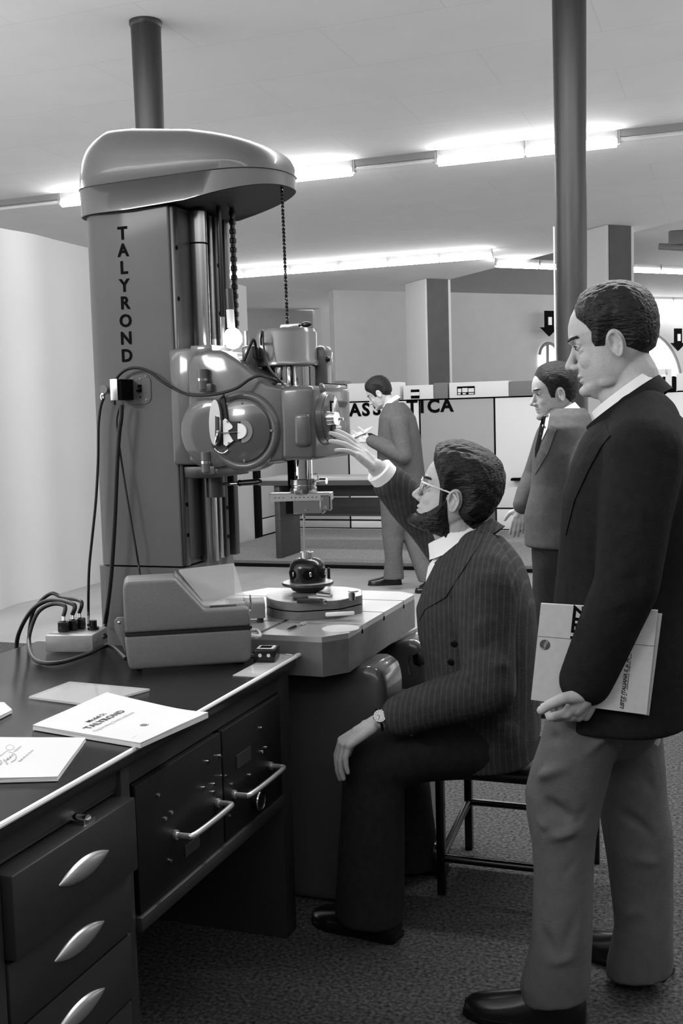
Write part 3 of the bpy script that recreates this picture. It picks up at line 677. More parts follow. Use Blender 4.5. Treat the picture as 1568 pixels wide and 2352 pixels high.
# things lying on the table
p = at(782, 1444, 'z', ZT)
dsk = B().lathe([(.055, 0), (.055, .0015), (0, .0015)], p, seg=40).build('paper_disc', m_paper); tag(dsk, 'round white paper disc lying at the corner of the surface table', 'paper')
p0, p1 = at(660, 1445, 'z', ZT + .005), at(697, 1432, 'z', ZT + .005)
t = thing('stylus_tool', 'slim probe tool with pale square tip lying on the surface table', 'tool', p0)
B().tube([p0, p0.lerp(p1, .3), p0.lerp(p1, .5)], [.0015, .0045, .0045], 8, 2).build('handle', m_bake, t)
d = (p1 - p0).normalized(); B().box(-.012, .012, -.005, .005, -.005, .004, .001, 1, M=Matrix.Translation(p1 + V(0, 0, .001)) @ Matrix.Rotation(math.atan2(d.y, d.x), 4, 'Z')).build('tip', m_alu, t)
B().cyl(p0.lerp(p1, .5), p1, .002).build('shank', m_steel, t)
# small metal meter box standing on the table beside the recorder
p = at(572, 1436, 'z', ZT)
t = thing('meter_box', 'small bare metal box on black feet beside the recorder', 'box', (p.x, p.y, ZT))
M = Matrix.Translation((p.x - .02, p.y + .02, ZT)) @ Matrix.Rotation(.45, 4, 'Z')
B().box(-.06, .06, 0, .11, .014, .062, .003, 2, M=M).build('case', mat('dull_metal', 130, .4, metal=.6), t)
B().box(-.05, -.002, .0, .05, .062, .066, .0, 1, M=M).build('dark_inset', m_ink, t)
for x, y in ((-.045, .012), (.045, .012), (-.045, .1), (.045, .1)): B().cyl(M @ V(x, y, 0), M @ V(x, y, .014), .009, seg=12).build('foot', m_bake, t)
# ------------------------------------------------------------------ workbench
wb = thing('workbench', 'long black-topped workbench with pale edging, drawers and an instrument bay', 'workbench', (-1.6, 2.0, 0))
BX, BY0, BY1 = -1.17, .55, 2.825
top = rrect(-2.05, BX, BY0, BY1, (.01, .01, .03, .01))
B().prism(top, lambda x, y: V(x, y, .768), lambda x, y: V(x, y, .799), .003).build('bench_top', m_lam, wb)
B().tube([V(BX - .001, BY0, .796), V(BX - .001, BY1 - .04, .796), V(BX - .008, BY1 - .018, .796), V(BX - .035, BY1 - .009, .796)], .0055, 8, 4).build('edging', m_trim, wb)
B().box(-2.03, BX - .025, BY0 + .02, BY1 - .03, .715, .768).build('apron', m_desk, wb)
B().box(-2.03, BX - .02, BY1 - .10, BY1 - .03, 0, .768, .004).build('end_panel', m_desk, wb)
B().prism(rrect(-1.245, BX - .006, 2.545, BY1 - .008, (.004, .004, .026, .004)), lambda x, y: V(x, y, .7985), lambda x, y: V(x, y, .8)).build('end_plate', mat('pale_mottled', 165, .35, var=.15, vscale=14), wb)  # thin pale mottled slab over the bench end
# drawer pedestal
dp0, dp1 = 1.44, 1.905
B().box(-2.0, BX - .055, dp0, dp1, .03, .715).build('drawer_carcase', m_desk, wb)
B().box(BX - .055, BX - .001, dp0 - .01, dp0 + .036, .03, .768, .003).build('carcase_stile', m_desk, wb)
B().box(BX - .055, BX - .012, dp1 - .022, dp1 + .012, .03, .768, .003).build('carcase_stile', m_desk, wb)
B().box(BX - .055, BX - .02, dp0 + .03, dp1 - .02, .725, .768, .002).build('top_rail', m_desk, wb)
def leaf(y0, y1, z, x, par):
    n = 22; rings = []
    for i in range(n + 1):
        t = i / n; h = .021 * math.sin(math.pi * min(max(t, .012), .988)) ** .75; y = y0 + (y1 - y0) * t
        rings.append([V(x + .011 * math.sin(math.pi * k / 8) * (h / .024) ** .8, y, z + h * math.cos(math.pi * k / 8)) for k in range(9)] + [V(x - .001, y, z)])
    B().loft(rings).build('drawer_pull', m_alu, par, 60)
DX = BX + .018
for k, (z0, z1) in enumerate(((.556, .708), (.424, .548), (.278, .416), (.1, .27))):
    x1 = BX + (.018, .0, -.006, -.012)[k]
    d = B().box(BX - .05, x1, dp0 + .042, dp1 - .018, z0, z1, .004).build('drawer', m_desk, wb)
    B().box(BX - .3, BX - .05, dp0 + .06, dp1 - .04, z0 + .01, z1 - .02).build('drawer_box', m_desk, d)
    zc = (z0 + z1) / 2 + .003
    leaf(1.612, 1.778, zc + .002, x1, d)
p = at(187, 1885, 'x', BX - .01)
B().cyl(p + V(-.03, 0, 0), p + V(.014, 0, 0), .013).build('lock', m_chrome, wb)
B().box(p.x + .014, p.x + .018, p.y - .003, p.y + .02, p.z - .016, p.z + .004).build('key', m_steel, wb)
# instrument bay
B().box(-2.0, BX - .04, dp1 + .02, 2.70, .425, .43).build('bay_floor', m_desk, wb)
B().box(BX - .06, BX + .0, dp1 + .015, 2.705, .40, .432, .004).build('bay_ledge', m_desk, wb)
B().box(-2.0, -1.96, dp1 + .02, 2.70, .05, .715).build('bay_back', m_desk, wb)
def amp(y0, y1, lab, hy0, hy1, hz, plate, extras):
    t = thing('amplifier', lab, 'amplifier', ((-1.4), (y0 + y1) / 2, .433))
    B().box(-1.85, BX - .02, y0 + .01, y1 - .01, .434, .712).build('chassis', m_rackp, t)
    f = B().box(BX - .02, BX - .008, y0 + .003, y1 - .003, .434, .713, .002).build('front_panel', m_rackp, t)
    x = BX - .008
    h = [V(x, hy0, hz), V(x + .03, hy0, hz), V(x + .042, hy0 + .012, hz), V(x + .045, (hy0 + hy1) / 2, hz), V(x + .042, hy1 - .012, hz), V(x + .03, hy1, hz), V(x, hy1, hz)]
    B().tube(h, .0068, 10, 4).build('handle', m_alu, t)
    for y in (hy0, hy1): B().cyl((x, y, hz), (x + .006, y, hz), .011, seg=14).build('handle_foot', m_alu, t)
    (py, pz, pw, ph) = plate; B().box(x, x + .002, py - pw / 2, py + pw / 2, pz - ph / 2, pz + ph / 2).build('name_plate', m_desk, t)
    for (px, py) in extras:
        q = at(px, py, 'x', x); B().cyl(q, q + V(.004, 0, 0), .0042, seg=10).build('panel_screw', m_chrome, t)
    return t
t = amp(dp1 + .022, 2.335, 'black rack amplifier with one bar handle next to the drawers', 2.09, 2.30, .548, (2.165, .492, .07, .026), ((362, 1826), (378, 1880), (390, 1976), (467, 1810), (476, 1750), (489, 1820), (490, 1802), (504, 1737), (392, 1866)))
t = amp(2.337, 2.70, 'black rack amplifier with bar handle and round dial knob by the bench end', 2.39, 2.62, .538, (2.455, .612, .085, .034), ((598, 1673), (600, 1727), (610, 1718), (518, 1783), (531, 1802), (573, 1781), (528, 1875)))
q = at(586, 1838, 'x', BX - .008)
B().lathe([(.024, 0), (.024, .014), (.021, .018), (.019, .016), (.0, .016)], q, (1, 0, 0), 28).build('dial_knob', m_rackp, t)
B().lathe([(.0245, .012), (.0255, .015), (.0245, .018), (.0235, .015)], q, (1, 0, 0), 28, False).build('dial_ring', m_chrome, t)

# ------------------------------------------------------------------ chart recorder with clear window lid
RA = math.radians(30); ro = V(-1.541, 2.515, .8)
rc = thing('chart_recorder', 'grey sloping-fronted chart recorder case with clear lid and black seam', 'recorder', ro, RA)
MR = WM[rc.name]
def R_(u, v, z): return MR @ V(u, v, z - .8)
L_, D_ = .335, .125
B().prism([(.0, .825), (.006, .805), (.02, .803), (L_ - .012, .803), (L_, .815), (L_ + .002, .898), (-.006, .898), (-.018, .9), (-.03, .93), (-.022, .945), (-.004, .945), (-.004, .91), (-.001, .9), (-.002, .87)][:7],
          lambda u, z: R_(u, 0, z), lambda u, z: R_(u, D_, z), .009, 3).build('lower_case', m_box, rc, 45)
B().prism([(-.004, .904), (L_ + .002, .904), (L_ - .002, .957), (.212, .957), (.137, 1.046), (.004, 1.046), (-.004, 1.03)], lambda u, z: R_(u, 0, z), lambda u, z: R_(u, D_ * .3, z), .009, 3).build('upper_case', m_box, rc, 45)
B().prism([(-.004, .904), (L_ + .002, .904), (L_ - .002, .945), (.218, .945), (.145, 1.03), (.139, 1.046), (.004, 1.046), (-.004, 1.03)], lambda u, z: R_(u, D_ * .28, z), lambda u, z: R_(u, D_, z), .008, 3).build('upper_back', m_box, rc, 45)
B().prism([(-.002, .897), (L_ + .0035, .897), (L_ + .0035, .905), (-.002, .905)], lambda u, z: R_(u, -.001, z), lambda u, z: R_(u, D_ - .002, z)).build('seam_gasket', m_rubber, rc)
B().prism([(-.004, .85), (-.03, .915), (-.03, .94), (-.022, .948), (-.002, .948), (-.002, .85)], lambda u, z: R_(u, .012, z), lambda u, z: R_(u, .02, z), .002).build('hinge_bracket', m_box, rc)
p = R_(-.018, .011, .935); B().ball(p, .0045).build('hinge_pin', m_chrome, rc)
# clear window: thin shell along the slope, standing up behind
for u0, z0, u1, z1 in ((.137, 1.05, .21, .961), (.21, .961, L_ - .01, .961)):
    B().prism([(u0, z0), (u1, z1), (u1, z1 + .003), (u0, z0 + .003)], lambda u, z: R_(u, D_ * .32, z), lambda u, z: R_(u, D_ * .96, z)).build('window_pane', m_acryl, rc)
B().prism([(.15, 1.048), (.212, .964), (L_ - .004, .964), (L_ - .03, 1.065), (.15, 1.055)], lambda u, z: R_(u, D_ * .97, z), lambda u, z: R_(u, D_ * .985, z)).build('raised_lid', m_acryl, rc)
B().prism([(.232, .946), (L_ - .03, .946), (L_ - .03, .95), (.232, .95)], lambda u, z: R_(u, D_ * .52, z), lambda u, z: R_(u, D_ * .9, z)).build('chart_strip', m_rackp, rc)
B().tube([R_(L_, .02, .875), R_(L_ + .022, .02, .872), R_(L_ + .028, .035, .872), R_(L_ + .028, .09, .872), R_(L_ + .022, .105, .872), R_(L_, .105, .875)], .0052, 10, 4).build('carry_handle', m_trim, rc)
B().tube([R_(L_ + .002, .1, .93), R_(L_ + .012, .1, .935), R_(L_ + .01, .1, .975)], .0025, 8).build('lid_catch', m_chrome, rc)
for u in (.03, L_ - .03):
    for v in (.03, D_ - .03): B().cyl(R_(u, v, .7995), R_(u, v, .806), .01, seg=12).build('foot', m_rubber, rc)
# ------------------------------------------------------------------ junction box with plugs, cables
j0, j1 = at(105, 1499, 'z', .8), at(214, 1499, 'z', .8); jd = (j1 - j0); ja = math.atan2(jd.y, jd.x); jl = jd.length
jb = thing('junction_box', 'small pale metal junction box with black plugs on the bench', 'electrical box', (j0.x, j0.y, .8), ja)
MJ = WM[jb.name]
B().box(0, jl, 0, .13, .001, .052, .003, 2, M=MJ).build('case', mat('grey_metal', 150, .4, metal=.4, var=.08, vscale=30), jb)
plugs = [(.04, .05), (.058, .075), (.07, .1), (.118, .085)]
for k, (u, v) in enumerate(plugs):
    if k < 3:
        B().box(u - .016, u + .016, v - .012, v + .012, .052, .085, .004, 2, M=MJ).build('plug', m_bake, jb)
        B().cyl(MJ @ V(u, v, .085), MJ @ V(u - .002, v + .004, .098), .006, seg=12).build('plug_collar', m_steel, jb)
    else:
        B().cyl(MJ @ V(u, v, .052), MJ @ V(u, v, .06), .017).cyl(MJ @ V(u, v, .06), MJ @ V(u, v, .08), .011).build('switch_knob', m_bake, jb)
for v in (.03, .09): B().cyl(MJ @ V(jl, v, .03), MJ @ V(jl + .004, v, .03), .004, seg=10).build('side_screw', m_chrome, jb)
def cable(lab, pts, r, grp=None, n=8):
    t = B().tube(pts, r, 10, n).build('power_cable', m_rubber); return tag(t, lab, 'cable', grp)
pl_ = [MJ @ V(u - .002, v + .004, .098) for u, v in plugs[:3]]
g = lambda px, py, ax='z', v=.807: at(px, py, ax, v)
cable('thick black cable arching from the front plug of the junction box to the recorder', [pl_[0], pl_[0] + V(0, .01, .03), at(118, 1388, 'y', 2.76), at(85, 1410, 'y', 2.74), at(66, 1470, 'y', 2.7), at(80, 1515, 'z', .807), at(130, 1523, 'z', .807), at(200, 1503, 'z', .807), at(250, 1483, 'z', .809), R_(-.005, .03, .83)], .0062)
cable('thick black cable looping from the middle plug over the bench back edge', [pl_[1], pl_[1] + V(0, .01, .03), at(118, 1378, 'y', 2.82), at(75, 1400, 'y', 2.83), at(45, 1450, 'y', 2.85), at(36, 1500, 'y', 2.86), at(34, 1540, 'x', -2.09) + V(-.02, 0, -.1)], .0068)
cable('black cable in a high loop from the rear plug of the junction box', [pl_[2], pl_[2] + V(.002, .01, .035), at(143, 1372, 'y', 2.88), at(118, 1363, 'y', 2.89), at(90, 1385, 'y', 2.89), at(72, 1420, 'y', 2.9), at(60, 1462, 'y', 2.92) + V(0, .02, -.05), V(-2.10, 2.95, .6)], .006)
YK = CY0 - .04
cl_ = lambda pts, y: [at(px, py, 'y', y) for px, py in pts]
cable('thin black cable hanging from the chrome connector down the column edge', cl_([(238, 915), (231, 935), (226, 980), (225, 1060), (220, 1150), (212, 1230), (205, 1300), (203, 1360), (203, 1420)], YK) + [at(203, 1436, 'y', 2.84)], .0046)
cable('thick black cable hanging from the plug box down behind the junction box', cl_([(279, 930), (278, 960), (273, 1000), (268, 1080), (263, 1200), (255, 1320), (246, 1400), (240, 1440)], YK - .015) + [at(236, 1452, 'y', 2.9), MJ @ V(jl + .006, .09, .03)], .0075)
cable('thin black flex hanging slantwise from the plug box to behind the recorder', cl_([(276, 930), (268, 965), (272, 1010), (285, 1100), (300, 1190), (312, 1260), (320, 1310)], YK) + [at(324, 1345, 'y', 2.98)], .0034)
cable('black cable arching over the switch plate across to the motor', cl_([(263, 930), (261, 900), (266, 872), (285, 852), (310, 845), (340, 852), (375, 878), (410, 898)], CY0 - .03) + [at(440, 907, 'y', 3.05), at(490, 906, 'y', 3.03), at(540, 893, 'y', 3.03), at(575, 870, 'y', 3.045), at(600, 863, 'y', 3.05), at(635, 876, 'y', 3.06), V(AX - .05, YA + .045, 1.572)], .0046)
cable('thin black wire draped from the motor cover down to the cable gland', [at(601, 800, 'y', 3.2), at(599, 775, 'y', 3.13), at(603, 762, 'y', 3.13), at(606, 800, 'y', 3.12), at(618, 845, 'y', 3.08), at(650, 882, 'y', 3.08)], .0036)
cable('bent black lamp flex rising beside the bulb', [at(560, 830, 'y', 3.1), at(572, 800, 'y', 3.1), at(582, 780, 'y', 3.1), at(588, 800, 'y', 3.12), at(592, 822, 'y', 3.14), at(602, 823, 'y', 3.16)], .0044)
# ------------------------------------------------------------------ small black unit at the bench end
p = at(611, 1518, 'z', .8)
t = thing('control_unit', 'small black control unit with pale window at the bench corner', 'control unit', (p.x, p.y, .8), .2)
MU = WM[t.name]
B().box(-.03, .03, -.025, .045, .001, .036, .004, 2, M=MU).build('case', m_bake, t)
B().box(-.024, .024, -.012, .03, .036, .038, .001, 1, M=MU).build('window_frame', m_trim, t); B().box(-.016, .016, -.006, .022, .038, .0386, M=MU).build('window', m_ink, t)
B().cyl(MU @ V(-.01, -.025, .022), MU @ V(-.01, -.031, .022), .005).cyl(MU @ V(.014, -.025, .022), MU @ V(.014, -.031, .022), .005).build('terminal', m_chrome, t)
B().cyl(MU @ V(-.03, .0, .014), MU @ V(-.05, .0, .014), .006).build('connector', m_steel, t)
# ------------------------------------------------------------------ papers
def booklet(px, th, lab, lift=None, z=.8, pages=3):
    """printed booklet from its four cover corners, slightly fanned pages"""
    P = [at(*q, 'z', z + th) for q in px]; c = sum(P, V(0, 0, 0)) / 4
    t = thing('booklet', lab, 'booklet', (c.x, c.y, z))
    n = 10
    def grid(zlo, zhi, sh, seed, nm, m):
        b = B(); bm = b.bm; top = []; bot = []
        for i in range(n + 1):
            for j in range(n + 1):
                u, v = i / n, j / n
                q = P[0] * (1 - u) * (1 - v) + P[1] * u * (1 - v) + P[2] * u * v + P[3] * (1 - u) * v
                q = c + (q - c) * sh; w = lift(u, v) if lift else 0
                wob = .0008 * math.sin(9 * u + seed) * math.sin(7 * v + 2 * seed)
                top.append(bm.verts.new(V(q.x, q.y, z + zhi + w + wob))); bot.append(bm.verts.new(V(q.x, q.y, z + zlo + w * .8)))
        I = lambda i, j: i * (n + 1) + j
        for i in range(n):
            for j in range(n):
                bm.faces.new((top[I(i, j)], top[I(i + 1, j)], top[I(i + 1, j + 1)], top[I(i, j + 1)])); bm.faces.new((bot[I(i, j)], bot[I(i, j + 1)], bot[I(i + 1, j + 1)], bot[I(i + 1, j)]))
        rim = [I(i, 0) for i in range(n)] + [I(n, j) for j in range(n)] + [I(i, n) for i in range(n, 0, -1)] + [I(0, j) for j in range(n, 0, -1)]
        for a, b2 in zip(rim, rim[1:] + rim[:1]): bm.faces.new((top[a], bot[a], bot[b2], top[b2]))
        return b.build(nm, m, t)
    grid(.0006, th * .55, 1.0, 1, 'pages', m_paper2); grid(th * .58, th * .8, .995, 2, 'inner_page', m_paper); cov = grid(th * .82, th, 1.0, 3, 'cover', m_paper)
    return t, P
t, P = booklet(((75, 1665), (245, 1590), (478, 1645), (322, 1706)), .012, 'open-edged white manual lettered TALYROND lying across the bench edge', lambda u, v: .06 * max(0, v - .6) ** 2 * u)
ux = (P[1] - P[0]).normalized(); uy = (P[0] - P[3]).normalized()
def pr(txt, px, py, size, m=m_print, bold=0, par=t, nm='print', sp=1):
    o = at(px, py, 'z', .8 + .0130); M = frame(o, ux, uy); M.translation = o
    mobj(nm, textmesh(txt, size, M, .0001, bold, spacing=sp), m, par, 0)
pr('Model 51', 222, 1648, .019, m_print, .0003); pr('TALYROND', 242, 1652, .026, m_print, .0006, sp=1.1); pr('Operating Instructions', 262, 1657, .017, m_print_l)
pr('@', 330, 1665, .02, m_print); 
for q in ((322, 1682), (384, 1659)):
    pr('______________', q[0], q[1], .012, m_print_l)
t, P = booklet(((-120, 1692), (197, 1694), (132, 1783), (-190, 1792)), .010, 'white booklet with grey cursive heading at the near end of the bench')
def pen(pts, r=.0009, nm='flourish'):
    B().tube([at(x, y, 'z', .8106) for x, y in pts], r, 6, 5).build(nm, m_print_l, t)
pen([(23 + 9 * math.cos(a), 1717 - 6 * math.sin(a)) for a in [2 * math.pi * k / 14 for k in range(15)]])
pen([(-6, 1740), (2, 1735), (10, 1729), (18, 1724), (22, 1722)]); pen([(26, 1750), (34, 1745), (37, 1738), (34, 1732), (28, 1729), (20, 1727)])
pen([(-4, 1757), (2, 1754), (3, 1748), (-2, 1745)]); pen([(8, 1744), (13, 1748), (17, 1755)])
pen([(32, 1727), (35, 1722), (36, 1726), (39, 1719), (40, 1723), (43, 1716), (44, 1720), (47, 1714), (49, 1716)]); pen([(15, 1746), (18, 1740), (20, 1744), (23, 1736), (25, 1740), (28, 1732), (30, 1735)])
for k in range(6): pen([(42 + k * 5.6, 1748 - k * 4.6), (47 + k * 5.6, 1748 - k * 4.6 - .6), (50 + k * 5.2, 1745 - k * 4.6)], .0008, 'faint_letter_stroke')
booklet(((-60, 1610), (10, 1613), (28, 1630), (-40, 1665)), .008, 'corner of a white booklet lying behind the cursive one')
# clear acrylic plate
P = [at(*q, 'z', .8) for q in ((66, 1605), (160, 1570), (344, 1587), (212, 1624))]
o = B().quad([p + V(0, 0, .0008) for p in P], .005).build('acrylic_plate', mat('acrylic_sheet', 215, .08, alpha=.42, spec=.8)); tag(o, 'clear square acrylic plate lying flat under the manual', 'plate')
# ------------------------------------------------------------------ people: toolkit
m_skin = mat('skin', 164, .55, var=.07, vscale=35, bump=.12, bscale=220, spec=.35)
m_hair = mat('dark_hair', 26, .5, var=.5, vscale=160, bump=.6, bscale=190, spec=.35, stretch=(.25, 1, 1))
m_eye = mat('eye_white', 150, .25); m_iris = mat('iris', 20, .15); m_lip = mat('lip', 120, .5)
m_shirt = mat('white_shirt', 225, .8, bump=.1, bscale=60)
m_shoe = mat('shoe_leather', 24, .25, spec=.5)
def cloth(name, s, var=.12, vs=60, bump=.25, bs=260, rough=.9, stripe=0):
    m = mat(name, s, rough, var=var, vscale=vs, bump=bump, bscale=bs, spec=.15)
    if stripe:
        nt = m.node_tree; bsdf = nt.nodes['Principled BSDF']; src = bsdf.inputs['Base Color'].links[0].from_socket
        tc = nt.nodes.new('ShaderNodeTexCoord'); w = nt.nodes.new('ShaderNodeTexWave'); w.inputs['Scale'].default_value = stripe
        w.bands_direction = 'X'; w.inputs['Distortion'].default_value = .6; w.inputs['Detail'].default_value = 1
        r = nt.nodes.new('ShaderNodeValToRGB'); r.color_ramp.elements[0].position = .82; r.color_ramp.elements[1].position = .95
        r.color_ramp.elements[0].color = (0, 0, 0, 1); r.color_ramp.elements[1].color = (lin(s) * .55,) * 3 + (1,)
        mx = nt.nodes.new('ShaderNodeMixRGB'); mx.blend_type = 'ADD'; mx.inputs[0].default_value = 1
        nt.links.new(tc.outputs['Object'], w.inputs[0]); nt.links.new(w.outputs[0], r.inputs[0]); nt.links.new(src, mx.inputs[1]); nt.links.new(r.outputs[0], mx.inputs[2]); nt.links.new(mx.outputs[0], bsdf.inputs['Base Color'])
    return m
def remesh(b, voxel, it=4, fac=.5):
    o = bpy.data.objects.new('tmp', b.mesh()); COL.objects.link(o)
    r = o.modifiers.new('r', 'REMESH'); r.mode = 'VOXEL'; r.voxel_size = voxel; r.use_smooth_shade = True
    if it: s_ = o.modifiers.new('s', 'SMOOTH'); s_.factor = fac; s_.iterations = it
    me = bpy.data.meshes.new_from_object(o.evaluated_get(dg())); me0 = o.data
    bpy.data.objects.remove(o); bpy.data.meshes.remove(me0); return me
def co(me): 
    a = np.empty(len(me.vertices) * 3, dtype=np.float32); me.vertices.foreach_get('co', a); return a.reshape(-1, 3)
def no(me):
    a = np.empty(len(me.vertices) * 3, dtype=np.float32); me.vertices.foreach_get('normal', a); return a.reshape(-1, 3)
def setco(me, a): me.vertices.foreach_set('co', a.astype(np.float32).ravel()); me.update()
def wrinkle(me, amp, sc1, seed=0, fn=None):
    """cloth folds: ridged noise pushed along the normals; sc1 = (x,y,z) frequencies"""
    a, n = co(me), no(me); d = np.empty(len(a))
    for i, p in enumerate(a):
        v = noise.noise(Vector((p[0] * sc1[0] + seed, p[1] * sc1[1], p[2] * sc1[2])))
        d[i] = (1 - 2.2 * abs(v)) * .6 + .5 * noise.noise(Vector((p[0] * 9 + seed, p[1] * 9, p[2] * 9)))
    if fn is not None: d = d * fn(a)
    setco(me, a + n * (d * amp)[:, None])
def fold(me, p0, p1, h, w):
    """one crease ridge (h>0) or groove (h<0) along a segment"""
    a, n = co(me), no(me); p0, p1 = np.array(p0), np.array(p1); d = p1 - p0; L = np.dot(d, d)
    t = np.clip(((a - p0) @ d) / L, 0, 1); q = p0 + t[:, None] * d; r = np.linalg.norm(a - q, axis=1)
    setco(me, a + n * (h * np.exp(-(r / w) ** 2) * np.sin(np.pi * np.clip(t, .06, .94)))[:, None])
def cap(b, p0, p1, r0, r1=None, seg=18):
    r1 = r0 if r1 is None else r1; b.cyl(p0, p1, r0, r1, seg); b.ball(p0, r0, None, seg, 10); b.ball(p1, r1, None, seg, 10); return b
def chain(b, pts, rs):
    for i in range(len(pts) - 1): cap(b, pts[i], pts[i + 1], rs[i], rs[i + 1])
    return b
def HM(c, fwd, pitch=0, tilt=0, s=1):
    """head frame: origin between the ears, x forward, y left, z up"""
    f = Vector((fwd[0], fwd[1], 0)).normalized(); l = V(-f.y, f.x, 0); R = Matrix((f, l, V(0, 0, 1))).transposed()
    return Matrix.Translation(c) @ (R @ Matrix.Rotation(-pitch, 3, 'Y') @ Matrix.Rotation(tilt, 3, 'X')).to_4x4() @ Matrix.Scale(s, 4)
HEAD = [(-.122, .058, .020, .016), (-.117, .076, .008, .030), (-.104, .085, -.012, .044), (-.088, .0825, -.035, .0555), (-.076, .085, -.05, .0605), (-.062, .0865, -.062, .0645), (-.045, .085, -.076, .068),
        (-.028, .083, -.087, .0705), (-.008, .083, -.096, .0735), (.012, .0925, -.101, .0755), (.03, .0925, -.103, .0765), (.05, .088, -.102, .0755), (.07, .078, -.097, .071), (.088, .063, -.086, .0625), (.102, .043, -.068, .049), (.112, .018, -.044, .032), (.116, -.005, -.02, .012)]
def head_parts(b, Hm, nose=1.0, chin=0, ear=True):
    z = np.array([h[0] for h in HEAD]); zz = np.linspace(z[0], z[-1], 44); rings = []
    for q in zz:
        xf, xb, w = (np.interp(q, z, [h[k] for h in HEAD]) for k in (1, 2, 3)); xm = xb * .45 + xf * .2; rr = []
        if q < -.09: xf += chin
        for k in range(36):
            a = 2 * math.pi * k / 36; c, s_ = math.cos(a), math.sin(a)
            x = xm + ((xf - xm) * abs(c) ** .82 if c >= 0 else -(xm - xb) * abs(c) ** .95)
            y = w * math.copysign(abs(s_) ** (.92), s_) * (1 - .14 * max(0, c) ** 2 * (1 if q < .02 else .4))
            rr.append(Hm @ V(x, y, q))
        rings.append(rr)
    b.loft(rings)
    E = lambda c, r, R=None: b.ball(Hm @ Vector(c), tuple(k * Hm.median_scale for k in r), (Hm.to_3x3().normalized() @ (R or Matrix.Identity(3))), 18, 12)
    L = lambda p, q, r0, r1: cap(b, Hm @ Vector(p), Hm @ Vector(q), r0 * Hm.median_scale, r1 * Hm.median_scale, 14)
    n = nose
    L((.080, 0, .004), (.0905, 0, -.018), .0078, .0085); L((.0905, 0, -.018), (.095 + .009 * n, 0, -.0405), .0085, .0108)   # bridge and tip
    E((.090, .0115, -.0465), (.012, .0078, .008)); E((.090, -.0115, -.0465), (.012, .0078, .008)); E((.087, 0, -.05), (.012, .011, .007))
    L((.0795, -.034, .017), (.0865, -.008, .014), .0085, .009); L((.0795, .034, .017), (.0865, .008, .014), .0085, .009)  # brow
    E((.083, 0, -.0685), (.0095, .021, .0065)); E((.0815, 0, -.080), (.009, .018, .0065))         # lips
    E((.073, 0, -.104), (.0195 + chin, .022, .0165))                                               # chin
    for s_ in (-1, 1):
        E((.044, .032 * s_, -.037), (.034, .0205, .031)); E((.0675, .031 * s_, .0035), (.0128, .0155, .0105)); E((.067, .031 * s_, -.0125), (.0115, .0145, .008))                                          # cheek
        E((.012, .0425 * s_, -.080), (.040, .0125, .024), Matrix.Rotation(.5, 3, 'Y'))              # jaw angle
        if ear:
            R = Matrix.Rotation(.22, 3, 'Y') @ Matrix.Rotation(.35 * s_, 3, 'Z')
            E((-.008, .0785 * s_, -.022), (.0145, .0055, .028), R)
            pts = [V(.010, 0, .002), V(.008, .002, .020), V(-.002, .005, .029), V(-.012, .007, .021), V(-.0155, .007, .002), V(-.010, .005, -.016), V(.0, .002, -.028), V(.006, 0, -.022)]
            b.tube([Hm @ (V(-.008, .080 * s_, -.022) + R @ V(p.x, p.y * s_, p.z)) for p in pts], .0034 * Hm.median_scale, 8, 4)
def sockets(me, Hm):
    """press the eye sockets, mouth line and ear hollow into the face"""
    a = co(me); Hi = np.array(Hm.inverted()); l = a @ Hi[:3, :3].T + Hi[:3, 3]; d = np.zeros_like(l)
    for s_ in (-1, 1):
        r = (((l - [.083, .031 * s_, -.003]) / [.03, .017, .0115]) ** 2).sum(1); d[:, 0] -= .0055 * np.exp(-r)
        r = (((l - [-.004, .083 * s_, -.020]) / [.0065, .012, .013]) ** 2).sum(1); d[:, 1] -= s_ * .0075 * np.exp(-r)
    r = (((l - [.09, 0, -.0745]) / [.02, .026, .0022]) ** 2).sum(1); d[:, 0] -= .0045 * np.exp(-r)
    r = (((l - [.088, 0, -.091]) / [.02, .02, .005]) ** 2).sum(1); d[:, 0] -= .003 * np.exp(-r)
    S = np.array(Hm.to_3x3()); setco(me, a + d @ S.T)
def shell(name, me, Hm, fn, material, parent, jit=.002, fq=(60, 260, 60), off=0):
    """hair or beard grown off the skin: fn(local coords) -> thickness in metres, negative = none"""
    a, n = co(me), no(me); Hi = np.array(Hm.inverted()); l = a @ Hi[:3, :3].T + Hi[:3, 3]; th = np.where(np.linalg.norm(l, axis=1) > .19, -1., fn(l))
    keep = th > -.0015; idx = -np.ones(len(a), int); F_ = []
    for p in me.polygons:
        v = list(p.vertices)
        if all(keep[i] for i in v): F_.append(v)
    used = sorted({i for f in F_ for i in f})
    for k, i in enumerate(used): idx[i] = k
    P = []
    for i in used:
        q = l[i]; j = noise.noise(Vector((q[0] * fq[0], q[1] * fq[1], q[2] * fq[2]))) * jit * min(1, max(0, th[i]) / .003)
        P.append(a[i] + n[i] * (th[i] + j + off))
    m = bpy.data.meshes.new(name); m.from_pydata([tuple(p) for p in P], [], [[int(idx[i]) for i in f] for f in F_]); m.update()
    return mobj(name, m, material, parent, 180)
